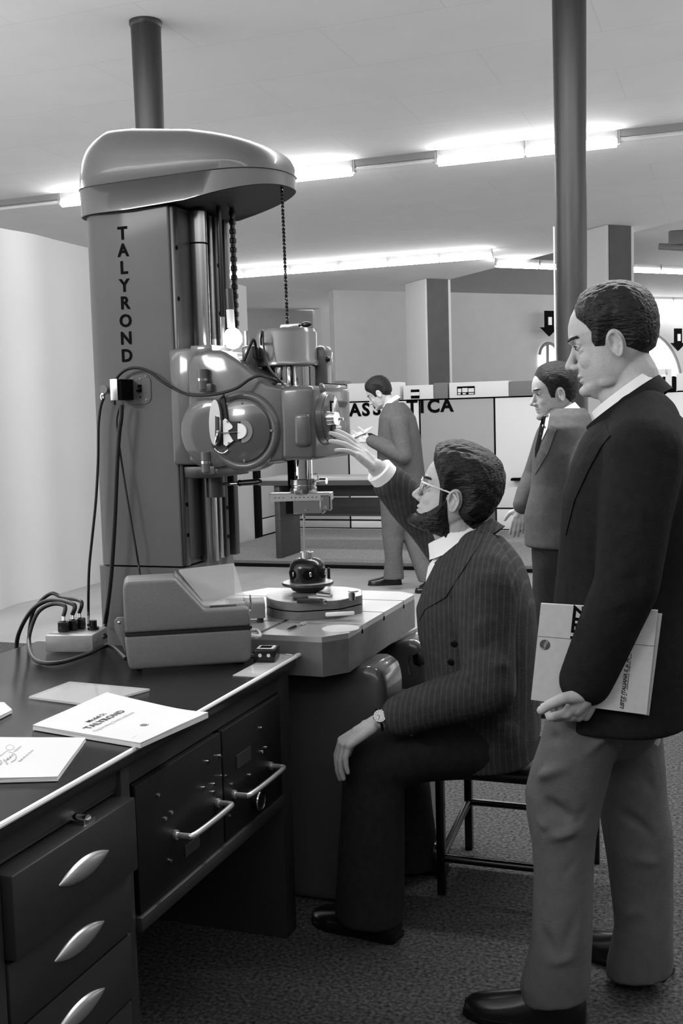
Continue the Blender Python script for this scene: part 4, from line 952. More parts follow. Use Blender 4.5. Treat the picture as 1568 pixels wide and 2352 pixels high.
def eyes(Hm, parent, look=0):
    for s_ in (-1, 1):
        c = V(.0688, .031 * s_, -.0042); k = Hm.median_scale
        e = B().ball(Hm @ c, .0118 * k, Hm.to_3x3().normalized()).build('eye', m_eye, parent, 60)
        B().tube([Hm @ V(x_, y_ * s_, z_) for x_, y_, z_ in ((.0795, .0205, -.003), (.0828, .027, .0), (.0818, .034, .0002), (.0768, .0425, -.003))], .0011 * k, 6, 4).build('eyelashes', m_iris, parent)
        B().ball(Hm @ (c + V(.0085, .001 * s_, -.0012)), tuple(v * k for v in (.0042, .0055, .0055)), Hm.to_3x3().normalized(), 14, 10).build('iris', m_iris, e, 60)
def hand(b, W, d, t, curls, spread=.12, thumb=((.55, .75, .2), (.8, .45, .3), (.85, .3, .35)), s=1.0, n=None, pal=.088):
    """W wrist, d finger direction, t thumb side; palm normal n = where the fingers curl to"""
    d = Vector(d).normalized(); t = Vector(t); t = (t - d * t.dot(d)).normalized(); n = d.cross(t).normalized() if n is None else Vector(n)
    n = (n - d * n.dot(d) - t * n.dot(t)).normalized() if abs(n.dot(d)) < .99 else n
    W = Vector(W); tips = []
    segs = [(.043, .026, .021), (.047, .029, .022), (.043, .027, .021), (.034, .021, .018)]
    offs = [(.028, pal * .96), (.0095, pal), (-.009, pal * .96), (-.027, pal * .87)]
    kn = []
    for (o, l) in offs: kn.append(W + d * l * s + t * o * s)
    for k, q in enumerate(kn):
        base = W + t * (offs[k][0] * .62 * s) + d * .012 * s
        cap(b, base, q, .0145 * s, .0118 * s, 12)
    for q0, q1 in zip(kn, kn[1:]): cap(b, q0.lerp(q1, .0) - d * .012 * s, q1 - d * .012 * s, .0115 * s, .0115 * s, 10)
    cap(b, W - d * .01, W + d * .05 * s + t * .012 * s, .021 * s, .018 * s, 14)
    for k, q in enumerate(kn):
        cur = curls[k] if isinstance(curls[0], (tuple, list)) else curls
        dd = (d + t * spread * (1.5 - k) * .55).normalized(); p = q; rr = [.0102, .0092, .0084, .0072]
        if k == 3: rr = [.0088, .0082, .0074, .0064]
        ang = 0
        for i in range(3):
            ang += cur[i]; v = dd * math.cos(ang) + n * math.sin(ang); p2 = p + v * segs[k][i] * s
            cap(b, p, p2, rr[i] * s, rr[i + 1] * s, 12); p = p2
        tips.append(p)
    p = W + d * .022 * s + t * .022 * s; rr = [.0155, .012, .011, .0095]
    for i, (a_, c_, e_) in enumerate(thumb):
        v = (d * a_ + t * c_ + n * e_).normalized(); p2 = p + v * (.042, .030, .023)[i] * s; cap(b, p, p2, rr[i] * s, rr[i + 1] * s, 12); p = p2
    return tips, kn
def ring_loft(b, secs, ex=.8, n=40, lean=None):
    """secs: (centre, half-depth vector, half-width vector)"""
    rings = []
    for c, u, w in secs:
        rings.append([c + u * math.copysign(abs(math.cos(a)) ** ex, math.cos(a)) + w * math.copysign(abs(math.sin(a)) ** ex, math.sin(a)) for a in [2 * math.pi * k / n for k in range(n)]])
    b.loft(rings); return b
def decal(name, poly, me, material, parent, off=.003, th=.004, step=14, seam=None):
    """cloth piece (lapel, pocket, collar) laid onto a garment: outline given as pixels, hung on the garment surface"""
    bv = BVHTree.FromPolygons([v.co for v in me.vertices], [p.vertices for p in me.polygons])
    bm = bmesh.new(); vs = [bm.verts.new((x, y, 0)) for x, y in poly]; bm.faces.new(vs)
    bmesh.ops.triangulate(bm, faces=bm.faces[:])
    for _ in range(6):
        ed = [e for e in bm.edges if e.calc_length() > step]
        if not ed: break
        bmesh.ops.subdivide_edges(bm, edges=ed, cuts=1); bmesh.ops.triangulate(bm, faces=bm.faces[:])
    dep = []
    for v in bm.verts:
        r = ray(v.co.x, v.co.y).normalized(); h = bv.ray_cast(CAMP, r); dep.append((v, r, h[3] if h[0] is not None else None, v.co.xy.copy()))
    ok = sorted(q[2] for q in dep if q[2] is not None); md = ok[len(ok) // 2] if ok else 3
    good = [(q[3], q[2]) for q in dep if q[2] is not None and abs(q[2] - md) < .2]
    for v, r, d_, xy in dep:
        if d_ is None or abs(d_ - md) >= .2: d_ = min(((g_[0] - xy).length, g_[1]) for g_ in good)[1] if good else md
        v.co = CAMP + r * (d_ - off)
    ret = bmesh.ops.extrude_face_region(bm, geom=bm.faces[:])
    for v in [g_ for g_ in ret['geom'] if isinstance(g_, bmesh.types.BMVert)]: v.co += (v.co - CAMP).normalized() * (th + off)
    bmesh.ops.recalc_face_normals(bm, faces=bm.faces[:])
    m = bpy.data.meshes.new(name); bm.to_mesh(m); bm.free(); return mobj(name, m, material, parent, 50)
def shoe(name, heel, toe, parent, w=.048, h=.075, m=None):
    heel, toe = Vector(heel), Vector(toe); d = (toe - heel); L = d.length; d.normalize(); s_ = V(-d.y, d.x, 0).normalized(); up = s_.cross(d) * -1
    up = d.cross(s_); b = B(); rings = []
    for t_, ww, hh in ((0, .55, .72), (.03, .72, .85), (.12, .80, 1.0), (.28, .78, 1.05), (.42, .86, .85), (.58, .98, .66), (.72, 1.0, .55), (.86, .88, .45), (.95, .66, .36), (1.0, .35, .25)):
        c = heel + d * L * t_
        rings.append([c + s_ * w * ww * math.copysign(abs(math.cos(a)) ** .8, math.cos(a)) + V(0, 0, h * hh * max(0, math.sin(a)) ** .8 + .012) for a in [math.pi * k / 12 for k in range(13)]] + [c + s_ * w * ww * (-.9) + V(0, 0, .01), c + s_ * w * ww * .9 + V(0, 0, .01)])
    b.loft(rings); o = b.build(name, m or m_shoe, parent, 60)
    so = B(); so.loft([[c for c in (heel + d * L * t_ + s_ * w * ww * 1.06, heel + d * L * t_ - s_ * w * ww * 1.06, heel + d * L * t_ - s_ * w * ww * 1.06 + V(0, 0, .014), heel + d * L * t_ + s_ * w * ww * 1.06 + V(0, 0, .014))] for t_, ww in ((-.01, .6), (.05, .76), (.2, .8), (.42, .84), (.6, .98), (.74, 1.0), (.88, .88), (.97, .6), (1.015, .3))])
    so.build('sole', m_bake, o)
    return o
# ------------------------------------------------------------------ the standing man
m_blk = cloth('black_jacket', 33, .2, 50); m_trou = cloth('grey_trousers', 90, .08, 40, .2)
YS = 2.62
def S(px, py, dy=0): return at(px, py, 'y', YS - dy)
sb = S(1400, 2240); sb = V(-.31, YS, 0)
sm = thing('person', 'standing man in black jacket and grey trousers holding pale brochures, facing the machine', 'person', sb)
Hs = HM(S(1402, 777), (-1, -.06), math.radians(-12), 0, 1.01)
b = B(); head_parts(b, Hs, 1.1, .004)
nb = S(1470, 945)
cap(b, Hs @ V(.052, 0, -.104), Hs @ V(-.02, 0, -.112), .027, .045)
chain(b, [Hs @ V(-.012, 0, -.045), Hs @ V(-.03, 0, -.10), nb], [.058, .058, .06])
cap(b, Hs @ V(.03, 0, -.1), nb + V(-.02, 0, 0), .035, .05)
pel = S(1460, 1640)
shL, shR = S(1468, 1035, .185), S(1480, 1035, -.185)
elL, wrL = S(1432, 1335, .235), S(1362, 1584, .245)
chain(b, [nb, S(1470, 1150), S(1460, 1400), pel], [.06, .09, .08, .05])
chain(b, [nb - V(0, 0, .06), shL, elL, wrL], [.03, .035, .038, .027]); chain(b, [nb - V(0, 0, .06), shR, S(1460, 1330, -.23), S(1400, 1560, -.22)], [.03, .035, .038, .027])
tips, kn = hand(b, wrL, S(1322, 1642, .245) - wrL, S(1290, 1560, .30) - S(1325, 1600, .245), ((.7, 1.2, .8), (.8, 1.25, .8), (.85, 1.25, .8), (.9, 1.2, .8)), .08, thumb=((.35, .75, .05), (.7, .5, .15), (.95, .15, .3)), s=1.05, n=V(0, 1, .1), pal=.072)
wrR = S(1400, 1560, -.22); hand(b, wrR, V(-.1, 0, -1), V(-1, 0, 0), (.25, .35, .3), n=V(0, -1, 0))
hipL, knL, anL = S(1415, 1650, .09), S(1300, 1830, .10), S(1283, 2225, .09)
hipR, knR, anR = S(1470, 1650, -.09), S(1470, 1900, -.14), S(1455, 2165, -.20)
chain(b, [pel, hipL, knL, anL], [.05, .05, .04, .03]); chain(b, [pel, hipR, knR, anR], [.05, .05, .04, .03])
me = remesh(b, .0029, 4); sockets(me, Hs); body = mobj('body', me, m_skin, None, 0); me.shade_smooth()
bodyme = me.copy(); me.transform(WM[sm.name].inverted()); body.parent = sm
def hair_fn(front, low, tmax, slope=.55):
    fz, fx = zip(*front); lx, lz = zip(*low)
    def f(l):
        d = np.minimum(np.interp(l[:, 2], fz, fx) - l[:, 0], l[:, 2] - np.interp(l[:, 0], lx, lz))
        ear = np.sqrt(((l[:, 0] + .010) / .022) ** 2 + ((l[:, 2] + .022) / .036) ** 2); d = np.minimum(d, (ear - 1) * .025 + (np.abs(l[:, 1]) < .066) * 1.0)
        return np.minimum(d * slope, tmax)
    return f
shell('hair', bodyme, Hs, hair_fn([(-.1, .03), (-.02, .033), (.0, .040), (.02, .036), (.04, .046), (.06, .062), (.08, .064), (.12, .06)], [(-.2, -.062), (-.08, -.058), (-.06, -.05), (-.03, -.03), (-.02, .0), (.015, -.018), (.034, -.014), (.05, .0)], .013), m_hair, sm)
def brow_fn(z0, x0):
    return lambda l: np.where((l[:, 0] > x0), .0022 - .0045 * np.abs((l[:, 2] - z0 - .1 * (np.abs(l[:, 1]) - .03) * .3) / .0055) ** 2 - np.where((np.abs(l[:, 1]) < .012) | (np.abs(l[:, 1]) > .05), 1., 0.), -1.)
shell('eyebrows', bodyme, Hs, brow_fn(.0175, .05), m_hair, sm, .0008)
eyes(Hs, sm)
# shirt collar: a standing band round the neck, open at the throat
def collar(name, Hm, front, back, hw, h, m, parent, th=.004, gap=.35, flare=.006):
    c = (front + back) / 2; u = (front - back) / 2; w = u.cross(V(0, 0, 1)).normalized() * hw; up = w.cross(u).normalized(); up = up if up.z > 0 else -up
    rings = []
    for k in range(41):
        a = gap + (2 * math.pi - 2 * gap) * k / 40; p = c + u * math.cos(a) + w * math.sin(a); o = (p - c).normalized()
        hh = h * (1 - .12 * math.cos(a))
        rings.append([p, p + up * hh - o * .004, p + up * hh + o * th, p + o * (th + flare), p - up * hh * .25 + o * (th + flare * 1.4)])
    return B().loft(rings).build(name, m, parent, 50)
collar('shirt_collar', Hs, S(1380, 972), S(1512, 884), .076, .036, m_shirt, sm, gap=.1)
# jacket
secs = []
for py, xf, xb, hw in ((945, 1392, 1548, .10), (970, 1368, 1574, .15), (990, 1350, 1588, .185), (1010, 1338, 1598, .205), (1060, 1316, 1612, .215), (1130, 1296, 1622, .215), (1220, 1290, 1622, .205), (1310, 1284, 1612, .195), (1400, 1274, 1606, .195), (1500, 1264, 1606, .205), (1590, 1258, 1602, .212), (1640, 1258, 1596, .214)):
    f, k = S(xf, py + (30 if py > 950 else 0) * .0), S(xb, py + (0 if py < 1000 else 0)); c = (f + k) / 2; secs.append((c, V((f.x - k.x) / 2, 0, 0), V(0, hw, 0)))
b = B(); ring_loft(b, secs, .86)
for s_ in (-1, 1): cap(b, S(1478, 978, .06 * s_), S(1474, 1040, .165 * s_), .082, .088)
def sleeve(b, sh, el, wr, r, out):
    chain(b, [sh + V(0, 0, -.01), sh.lerp(el, .45) + out * .01, el, el.lerp(wr, .5), wr], r)
sleeve(b, S(1474, 1045, .165), S(1440, 1340, .235), S(1345, 1562, .225), [.088, .078, .068, .064, .058], V(0, -1, 0))
sleeve(b, S(1474, 1045, -.165), S(1450, 1340, -.235), S(1400, 1560, -.22), [.088, .078, .068, .064, .058], V(0, 1, 0))
me = remesh(b, .0065, 6)
wrinkle(me, .0035, (6, 6, 2.4), 3)
for p0, p1, h in (((1440, 1290), (1480, 1350), -.006), ((1400, 1330), (1470, 1300), .006), ((1390, 1400), (1450, 1370), .005), ((1350, 1200), (1330, 1400), -.005)):
    fold(me, S(*p0, .30), S(*p1, .30), h, .016)
jme = me.copy(); mobj('jacket', me, m_blk, sm, 180)
collar('jacket_collar', Hs, S(1366, 1000), S(1528, 892), .098, .030, m_blk, sm, th=.006, gap=.12, flare=.006)
decal('lapel', [(1390, 975), (1400, 1000), (1380, 1025), (1350, 1080), (1318, 1150), (1298, 1230), (1294, 1210), (1297, 1140), (1318, 1080), (1350, 1020)], jme, m_blk, sm, .006, .008)
# trousers
b = B()
chain(b, [S(1420, 1600, .0), S(1410, 1640, .02)], [.11, .11])
def legloft(b, secs): 
    ring_loft(b, secs, .92, 32)
def legsec(rows, dy, wd):
    out = []
    for k, (py, xf, xb) in enumerate(rows):
        f, q = S(xf, py, dy), S(xb, py, dy); out.append(((f + q) / 2, (f - q) / 2, V(0, wd[min(k, len(wd) - 1)], 0)))
    return out
legloft(b, legsec([(1580, 1262, 1470), (1640, 1256, 1450), (1700, 1240, 1428), (1760, 1220, 1405), (1810, 1207, 1392), (1860, 1212, 1378), (1930, 1224, 1366), (2000, 1228, 1362), (2080, 1226, 1360), (2150, 1222, 1358), (2210, 1208, 1356), (2250, 1196, 1356), (2288, 1200, 1352)], .095, [.105, .105, .10, .095, .09, .085, .08, .08, .08, .08, .08, .078, .075]))
legloft(b, legsec([(1580, 1330, 1525), (1650, 1350, 1518), (1740, 1368, 1524), (1830, 1376, 1532), (1900, 1384, 1542), (1980, 1396, 1546), (2050, 1404, 1546), (2110, 1412, 1545), (2150, 1405, 1545), (2200, 1392, 1545), (2235, 1390, 1543)], -.13, [.11, .105, .1, .095, .09, .085, .08, .08, .078, .075, .072]))
me = remesh(b, .006, 5); wrinkle(me, .0036, (5, 5, 4), 11)
for p0, p1, h, w in (((1210, 1800), (1330, 1740), .012, .012), ((1330, 1740), (1425, 1650), .010, .012), ((1240, 1830), (1320, 1890), -.012, .016), ((1330, 1890), (1385, 1840), -.009, .014), ((1230, 1700), (1330, 1690), -.006, .012),
                     ((1250, 1930), (1350, 1900), .008, .012), ((1345, 1960), (1290, 2020), -.005, .012), ((1240, 2130), (1270, 2200), -.007, .014), ((1350, 2060), (1290, 2200), -.007, .014), ((1260, 2215), (1345, 2200), .008, .012), ((1225, 1880), (1260, 1910), .007, .012)):
    fold(me, S(*p0, .18), S(*p1, .18), h * 1.5, w)
for p0, p1, h in (((1490, 1740), (1540, 1800), .010), ((1480, 1790), (1540, 1850), -.008), ((1420, 1860), (1520, 1930), -.008), ((1470, 1900), (1540, 1920), .008), ((1410, 2120), (1480, 2090), .008), ((1500, 2060), (1545, 2080), -.007), ((1450, 1970), (1530, 1990), .006)):
    fold(me, S(*p0, -.04), S(*p1, -.04), h * 1.5, .014)
mobj('trousers', me, m_trou, sm, 180)
hl = S(1345, 2300, .095); hl.z = 0; tl = hl + V(-.29, -.02, 0); shoe('shoe', hl, tl, sm, .05, .085)
hr = at(1535, 2225, 'y', YS + .2); hr.z = 0; shoe('shoe', hr, hr + V(-.27, .10, 0), sm, .05, .085)
# brochures held against his side
def brochure(px, dy, th, lab, m):
    P = [S(*q, dy) for q in px]; c = sum(P, V(0, 0, 0)) / 4
    t = thing('brochure', lab, 'brochure', c)
    B().prism([(i, 0) for i in range(4)], lambda i, _: P[i], lambda i, _: P[i] + V(0, th, 0)).build('pages', m_paper2, t)
    B().prism([(i, 0) for i in range(4)], lambda i, _: P[i] + V(0, -.0012, 0), lambda i, _: P[i] + V(0, -.0002, 0)).build('cover', m, t)
    return t, P
m_cov = mat('brochure_cover', 176, .75, var=.05, vscale=60)
DB = .235
t2, P2 = brochure(((1300, 1398), (1520, 1410), (1490, 1643), (1270, 1612)), DB - .012, .004, 'second pale brochure showing only its edge behind the first', m_cov)
t1, P1 = brochure(((1242, 1386), (1510, 1402), (1484, 1641), (1219, 1607)), DB, .008, 'pale brochure with dark round seal held under the standing man\'s arm', m_cov)
ex, ey = (P1[1] - P1[0]).normalized(), (P1[0] - P1[3]).normalized()
LIFT = {'Leitz': .001}
def stick(txt, px, py, size, xdir, ydir, bold=0, m=m_print, nm='print', sp=1, sh=0):
    o = S(px, py, DB + .0014 + LIFT.get(txt, 0)); mobj(nm, textmesh(txt, size, frame(o, xdir, ydir), .0002, bold, spacing=sp, shear=sh), m, t1, 0)
o = S(1251, 1481, DB + .0013)
B().lathe([(.0115, 0), (.0115, .0006), (0, .0006)], o, (0, -1, 0), 28).build('seal', m_print, t1)
stick('Leitz', 1251, 1481, .011, ey * .9 + ex * .35, -ex + ey * .35, .0, m_cov)
stick('LEITZ ITALIANA S. p. A.', 1434, 1570, .0105, ey, -ex, .0007, sp=1.05, sh=.3)
for k, l_ in enumerate((.010, .006, .014, .012, .009, .013, .010, .012)):   # fine print too small to read
    a_ = S(1436 + k * 1.7, 1612 - k * 14, DB + .0014); B().tube([a_, a_ + ey * l_], .0011, 4, 1, sm=False).build('fine_print', m_print, t1)
stick('LEITZ', 1327, 1432, .03, ey, -ex, .002, m_ink)
L0, L1 = S(1232, 1461, DB + .0014), S(1503, 1484, DB + .0014); B().tube([L0, L1], .0006, 4, 1, sm=False).build('rule', m_print, t1)
# ------------------------------------------------------------------ the seated man
m_suit = cloth('pinstripe_suit', 56, .18, 50, .3, 240, stripe=21); m_suit_t = cloth('dark_suit_trousers', 40, .18, 50)
YM = 3.12
def T(px, py, dy=0): return at(px, py, 'y', YM - dy)
q = T(1150, 1750); 
sd = thing('person', 'seated bearded man in glasses and pinstripe suit reaching up to the machine', 'person', (q.x, YM, 0))
Hd = HM(T(1046, 1128, .02), (-1, -.12), math.radians(17), 0, 1.06)
b = B(); head_parts(b, Hd, 1.05, .0)
nb = T(1100, 1262)
chain(b, [Hd @ V(-.02, 0, -.045), Hd @ V(-.035, 0, -.10), nb], [.056, .057, .062]); cap(b, Hd @ V(.02, 0, -.1), T(1050, 1270), .03, .045)
pel = T(1140, 1680)
chain(b, [nb, T(1110, 1400), T(1120, 1550), pel], [.06, .09, .09, .09])
shL, elL, wrL = T(1118, 1345, .19), T(1128, 1588, .27), T(878, 1652, .365)
shR, elR, wrR = T(1075, 1300, -.2), T(985, 1205, -.16), T(864, 1074, -.02)
chain(b, [nb - V(0, 0, .05), shL, elL, wrL], [.03, .04, .038, .027]); chain(b, [nb - V(0, 0, .05), shR, elR, wrR], [.03, .04, .036, .027])
# left hand draped over the knee, fingers hanging
tips, knk = hand(b, T(860, 1662, .375), T(796, 1704, .415) - T(860, 1662, .375), T(800, 1660, .30) - T(800, 1706, .415), ((.75, .35, .2), (.8, .3, .2), (.8, .3, .2), (.75, .35, .2)), .10, thumb=((.8, .35, .4), (.9, .1, .5), (.8, .0, .7)), s=1.04, n=V(.2, -.05, -1), pal=.10)
# right hand reaching to the machine, fingers fanned
hand(b, wrR, T(819, 1033, .01) - wrR, T(820, 1000, -.06) - T(826, 1050, .02), ((.1, .25, .15), (.12, .25, .15), (.15, .3, .2), (.15, .35, .2)), .35, thumb=((.6, .6, .4), (.8, .35, .5), (.9, .2, .4)), s=.98, n=V(-.3, .5, -.8), pal=.082)
hipL, knL, anL = T(1120, 1690, .1), T(850, 1742, .30), T(848, 2080, .29)
hipR, knR, anR = T(1120, 1690, -.1), T(908, 1640, -.17), T(938, 1970, -.17)
chain(b, [pel, hipL, knL, anL], [.08, .06, .05, .035]); chain(b, [pel, hipR, knR, anR], [.08, .06, .05, .035])
me = remesh(b, .0029, 4); sockets(me, Hd); bodyme = me.copy(); mobj('body', me, m_skin, sd, 180)
hf = hair_fn([(-.1, .02), (-.03, .03), (.0, .036), (.02, .044), (.04, .058), (.06, .074), (.075, .088), (.12, .10)], [(-.2, -.09), (-.08, -.085), (-.05, -.07), (-.03, -.05), (-.02, .0), (.015, -.05), (.04, -.05), (.05, .0)], .026, .8)
def hair2(l):
    t_ = hf(l); top = np.clip((l[:, 2] - .04) / .06, 0, 1) * np.clip((l[:, 0] + .02) / .06, 0, 1); return np.where(t_ > 0, np.minimum(t_, .026) * (1 + .35 * top), t_)
shell('hair', bodyme, Hd, hair2, m_hair, sd, .004, (40, 200, 60))
def beard(l):
    x, y, z = l[:, 0], np.abs(l[:, 1]), l[:, 2]
    up = np.interp(x, [-.02, .01, .03, .05, .07, .085, .1], [-.02, -.02, -.045, -.068, -.082, -.088, -.09])
    d = np.minimum(np.minimum(up - z, x + .004 - (z + .06) * .35), z + .13)
    return np.minimum(d * .9, .02)
shell('beard', bodyme, Hd, beard, m_hair, sd, .003, (150, 150, 150))
shell('eyebrows', bodyme, Hd, brow_fn(.0175, .05), m_hair, sd, .0008)
eyes(Hd, sd)
# spectacles
m_frame = mat('clear_frame', 205, .3)
gl = B()
for s_ in (-1, 1):
    c = V(.094, .031 * s_, -.004)
    gl.tube([Hd @ (c + V(-.004 * abs(math.cos(a)), .0235 * math.cos(a), .0185 * math.sin(a))) for a in [2 * math.pi * k / 16 for k in range(16)]], .0021, 8, 2, True)
    gl.tube([Hd @ V(.089, .055 * s_, .004), Hd @ V(.07, .074 * s_, .004), Hd @ V(.03, .0785 * s_, .002), Hd @ V(-.005, .081 * s_, -.002), Hd @ V(-.018, .081 * s_, -.014)], .0026, 8, 4)
gl.tube([Hd @ V(.096, -.009, .002), Hd @ V(.1, 0, .005), Hd @ V(.096, .009, .002)], .0018, 8, 3)
g_ = gl.build('spectacles', m_frame, sd)
for s_ in (-1, 1): B().lathe([(.0225, 0), (.0225, .001), (0, .001)], Hd @ V(.0925, .031 * s_, -.004), Hd.to_3x3() @ V(1, 0, 0), 24).build('lens', m_glass, g_)
collar('shirt_collar', Hd, T(998, 1272, .01), T(1112, 1222), .066, .040, m_shirt, sd, gap=.15, flare=.012)
# shirt front and tie
b = B(); ring_loft(b, [(T(1060, 1262), V(-.07, 0, 0), V(0, .06, 0)), (T(1050, 1300), V(-.085, 0, 0), V(0, .075, 0)), (T(1050, 1360), V(-.10, 0, 0), V(0, .08, 0)), (T(1060, 1420), V(-.10, 0, 0), V(0, .08, 0))]); b.build('shirt', m_shirt, sd)
tie = [T(1000, 1276, .015), T(994, 1300, .015), T(986, 1330, .015), T(978, 1365, .015), T(972, 1400, .015)]
B().loft([[p + V(-.006, -w_, 0), p + V(-.010, 0, 0), p + V(-.006, w_, 0), p + V(.006, w_, 0), p + V(.006, -w_, 0)] for p, w_ in zip(tie, (.017, .014, .022, .028, .032))]).build('tie', cloth('dark_tie', 30), sd)
# jacket
secs = []
for py, xf, xb, hw, dy in ((1235, 1062, 1150, .085, 0), (1260, 1030, 1172, .13, 0), (1290, 1008, 1192, .18, 0), (1330, 988, 1208, .205, 0), (1390, 966, 1224, .21, 0), (1450, 968, 1230, .205, 0), (1520, 985, 1232, .20, 0), (1600, 1000, 1236, .205, .0), (1680, 1006, 1238, .215, .0), (1732, 1010, 1230, .205, .0)):
    f, k = T(xf, py), T(xb, py); secs.append(((f + k) / 2, V((f.x - k.x) / 2, 0, 0), V(0, hw, 0)))
b = B(); ring_loft(b, secs, .88)
for s_ in (-1, 1): cap(b, T(1100, 1268, .07 * s_), T(1112, 1330, .165 * s_), .065, .085)
chain(b, [T(1116, 1352, .18), T(1118, 1470, .225), T(1125, 1582, .265), T(1010, 1612, .315), T(920, 1642, .35)], [.09, .078, .070, .066, .056])
chain(b, [T(1080, 1310, -.19), elR, elR.lerp(wrR, .45), elR.lerp(wrR, .72)], [.085, .068, .062, .056])
# skirt of the jacket over the thigh
chain(b, [T(1130, 1675, .12), T(1040, 1690, .15)], [.088, .065]); chain(b, [T(1130, 1675, -.1), T(1060, 1680, -.12)], [.088, .07])
me = remesh(b, .0062, 6); wrinkle(me, .0042, (6, 6, 3), 5)
for p0, p1, h, dy in (((1060, 1450), (1150, 1420), .008, .3), ((1070, 1500), (1160, 1470), -.008, .3), ((1080, 1540), (1190, 1520), .009, .3), ((1130, 1250), (1190, 1400), .007, .2), ((1160, 1260), (1215, 1430), -.007, .2), ((1010, 1560), (1050, 1640), .008, .3), ((1050, 1560), (1090, 1640), -.008, .3), ((1140, 1600), (1210, 1690), .010, .25), ((980, 1440), (1010, 1520), -.006, .2)):
    fold(me, T(*p0, dy), T(*p1, dy), h, .018)
jme = me.copy(); mobj('jacket', me, m_suit, sd, 180)
collar('jacket_collar', Hd, T(1012, 1310, 0), T(1140, 1214), .09, .03, m_suit, sd, th=.006, gap=.5, flare=.012)
decal('lapel', [(1092, 1222), (1112, 1215), (1100, 1250), (1062, 1310), (1022, 1372), (1012, 1340), (996, 1345), (975, 1400), (962, 1425), (960, 1395), (985, 1345), (1030, 1290)], jme, m_suit, sd, .006, .008)
for px, py in ((1042, 1478), (1035, 1520)):
    p_ = T(px, py, .2); bv = BVHTree.FromPolygons([v.co for v in jme.vertices], [p.vertices for p in jme.polygons]); h = bv.ray_cast(CAMP, ray(px, py).normalized())
    if h[0] is not None: B().lathe([(.009, 0), (.009, .004), (.006, .005), (0, .004)], h[0], h[1], 16).build('button', m_bake, sd)
u = (T(878, 1652, .365) - T(1010, 1612, .315)).normalized()
B().lathe([(.042, -.035), (.044, .008), (.041, .010), (.03, .009)], T(905, 1645, .355), u, 28).build('shirt_cuff', m_shirt, sd)
u2 = (wrR - elR).normalized()
B().lathe([(.046, -.04), (.044, .03), (.041, .032), (.03, .03)], elR.lerp(wrR, .84), u2, 28).build('shirt_cuff', m_shirt, sd)
for px, py in ((944, 1688), (957, 1686)):
    h = bv.ray_cast(CAMP, ray(px, py).normalized())
    if h[0] is not None: B().lathe([(.0075, 0), (.0075, .003), (.005, .004), (0, .003)], h[0], h[1], 14).build('button', m_bake, sd)
# wristwatch
wt = T(872, 1653, .368); wn = (CAMP - wt).normalized(); wn = (wn + V(0, 0, .35)).normalized()
wc = wt + wn * .027
band = B().tube([wt + (wn * math.cos(a) + u.cross(wn) * math.sin(a)) * .0285 for a in [2 * math.pi * k / 20 for k in range(20)]], .004, 8, 1, True).build('watch_strap', m_bake, sd)
wbody = B().lathe([(.0165, -.004), (.0185, 0), (.0185, .004), (.0165, .007), (.0, .007)], wc, wn, 32).build('wristwatch', m_chrome, sd)
B().lathe([(.0155, .0071), (.0155, .0076), (0, .0076)], wc, wn, 32).build('watch_dial', m_paper, wbody)
ux_ = u.cross(wn).normalized(); uy_ = wn.cross(ux_)
for k in range(12):
    a = k * math.pi / 6; p_ = wc + wn * .0079 + (ux_ * math.cos(a) + uy_ * math.sin(a)) * .012
    B().tube([p_, p_ + (ux_ * math.cos(a) + uy_ * math.sin(a)) * .002], .0006, 4, 1, sm=False).build('hour_mark', m_ink, wbody)
for a, l in ((1.0, .008), (2.6, .0105)): B().tube([wc + wn * .008, wc + wn * .008 + (ux_ * math.cos(a) + uy_ * math.sin(a)) * l], .0006, 4, 1, sm=False).build('watch_hand', m_ink, wbody)
# ring
rp = knk[2].lerp(knk[2] + (tips[2] - knk[2]) * .45, .75); rd = (tips[2] - knk[2]).normalized()
B().tube([rp + (rd.orthogonal().normalized() * math.cos(a) + rd.cross(rd.orthogonal().normalized()) * math.sin(a)) * .0108 for a in [2 * math.pi * k / 16 for k in range(16)]], .0014, 6, 1, True).build('finger_ring', m_chrome, sd)
# trousers
b = B()
chain(b, [T(1130, 1670, 0), T(1080, 1690, 0)], [.13, .12])
chain(b, [T(1120, 1700, .1), T(960, 1715, .22), knL + V(.02, 0, -.01)], [.105, .098, .085]); chain(b, [T(1120, 1690, -.1), T(990, 1660, -.13), knR], [.105, .09, .082])
def cone(b, p0, p1, r0, r1):
    b.cyl(p0, p1, r0, r1, 24); b.ball(p0, r0)
cone(b, knL + V(.01, 0, -.01), anL + V(.0, 0, -.03), .084, .10); cone(b, knR, anR + V(0, 0, -.02), .08, .098)
me = remesh(b, .0065, 5); wrinkle(me, .004, (5, 5, 4), 21); mobj('trousers', me, m_suit_t, sd, 180)
hl = V(anL.x + .09, anL.y - .02, 0); shoe('shoe', hl, hl + V(-.27, .05, 0), sd, .05, .085)
hr = V(anR.x + .13, anR.y, 0); shoe('shoe', hr, hr + V(-.27, 0, 0), sd, .048, .085)
# ------------------------------------------------------------------ stool under him
sl = thing('stool', 'black metal-framed stool with square footrest frames under the seated man', 'stool', (-.62, 3.3, 0))
fA, fB = at(1031, 2055, 'z', 0), at(1057, 1958, 'z', 0)
lx = (fA.x + fB.x) / 2; w_ = .42; ya, yb = fA.y, fB.y + .04
B().box(lx - .03, lx + w_ + .03, ya - .02, yb + .02, .372, .405, .010).build('seat', m_bake, sl)
for x in (lx, lx + w_):
    for y in (ya, yb): B().box(x - .0125, x + .0125, y - .0125, y + .0125, 0, .373, .002).build('leg', m_bake, sl)
for y, z in ((ya, .115), (yb, .165)):
    B().cyl((lx, y, z), (lx + w_, y, z), .012).build('stretcher', m_bake, sl)
for x in (lx, lx + w_): B().cyl((x, ya, .115), (x, yb, .165), .012).build('side_rail', m_bake, sl)
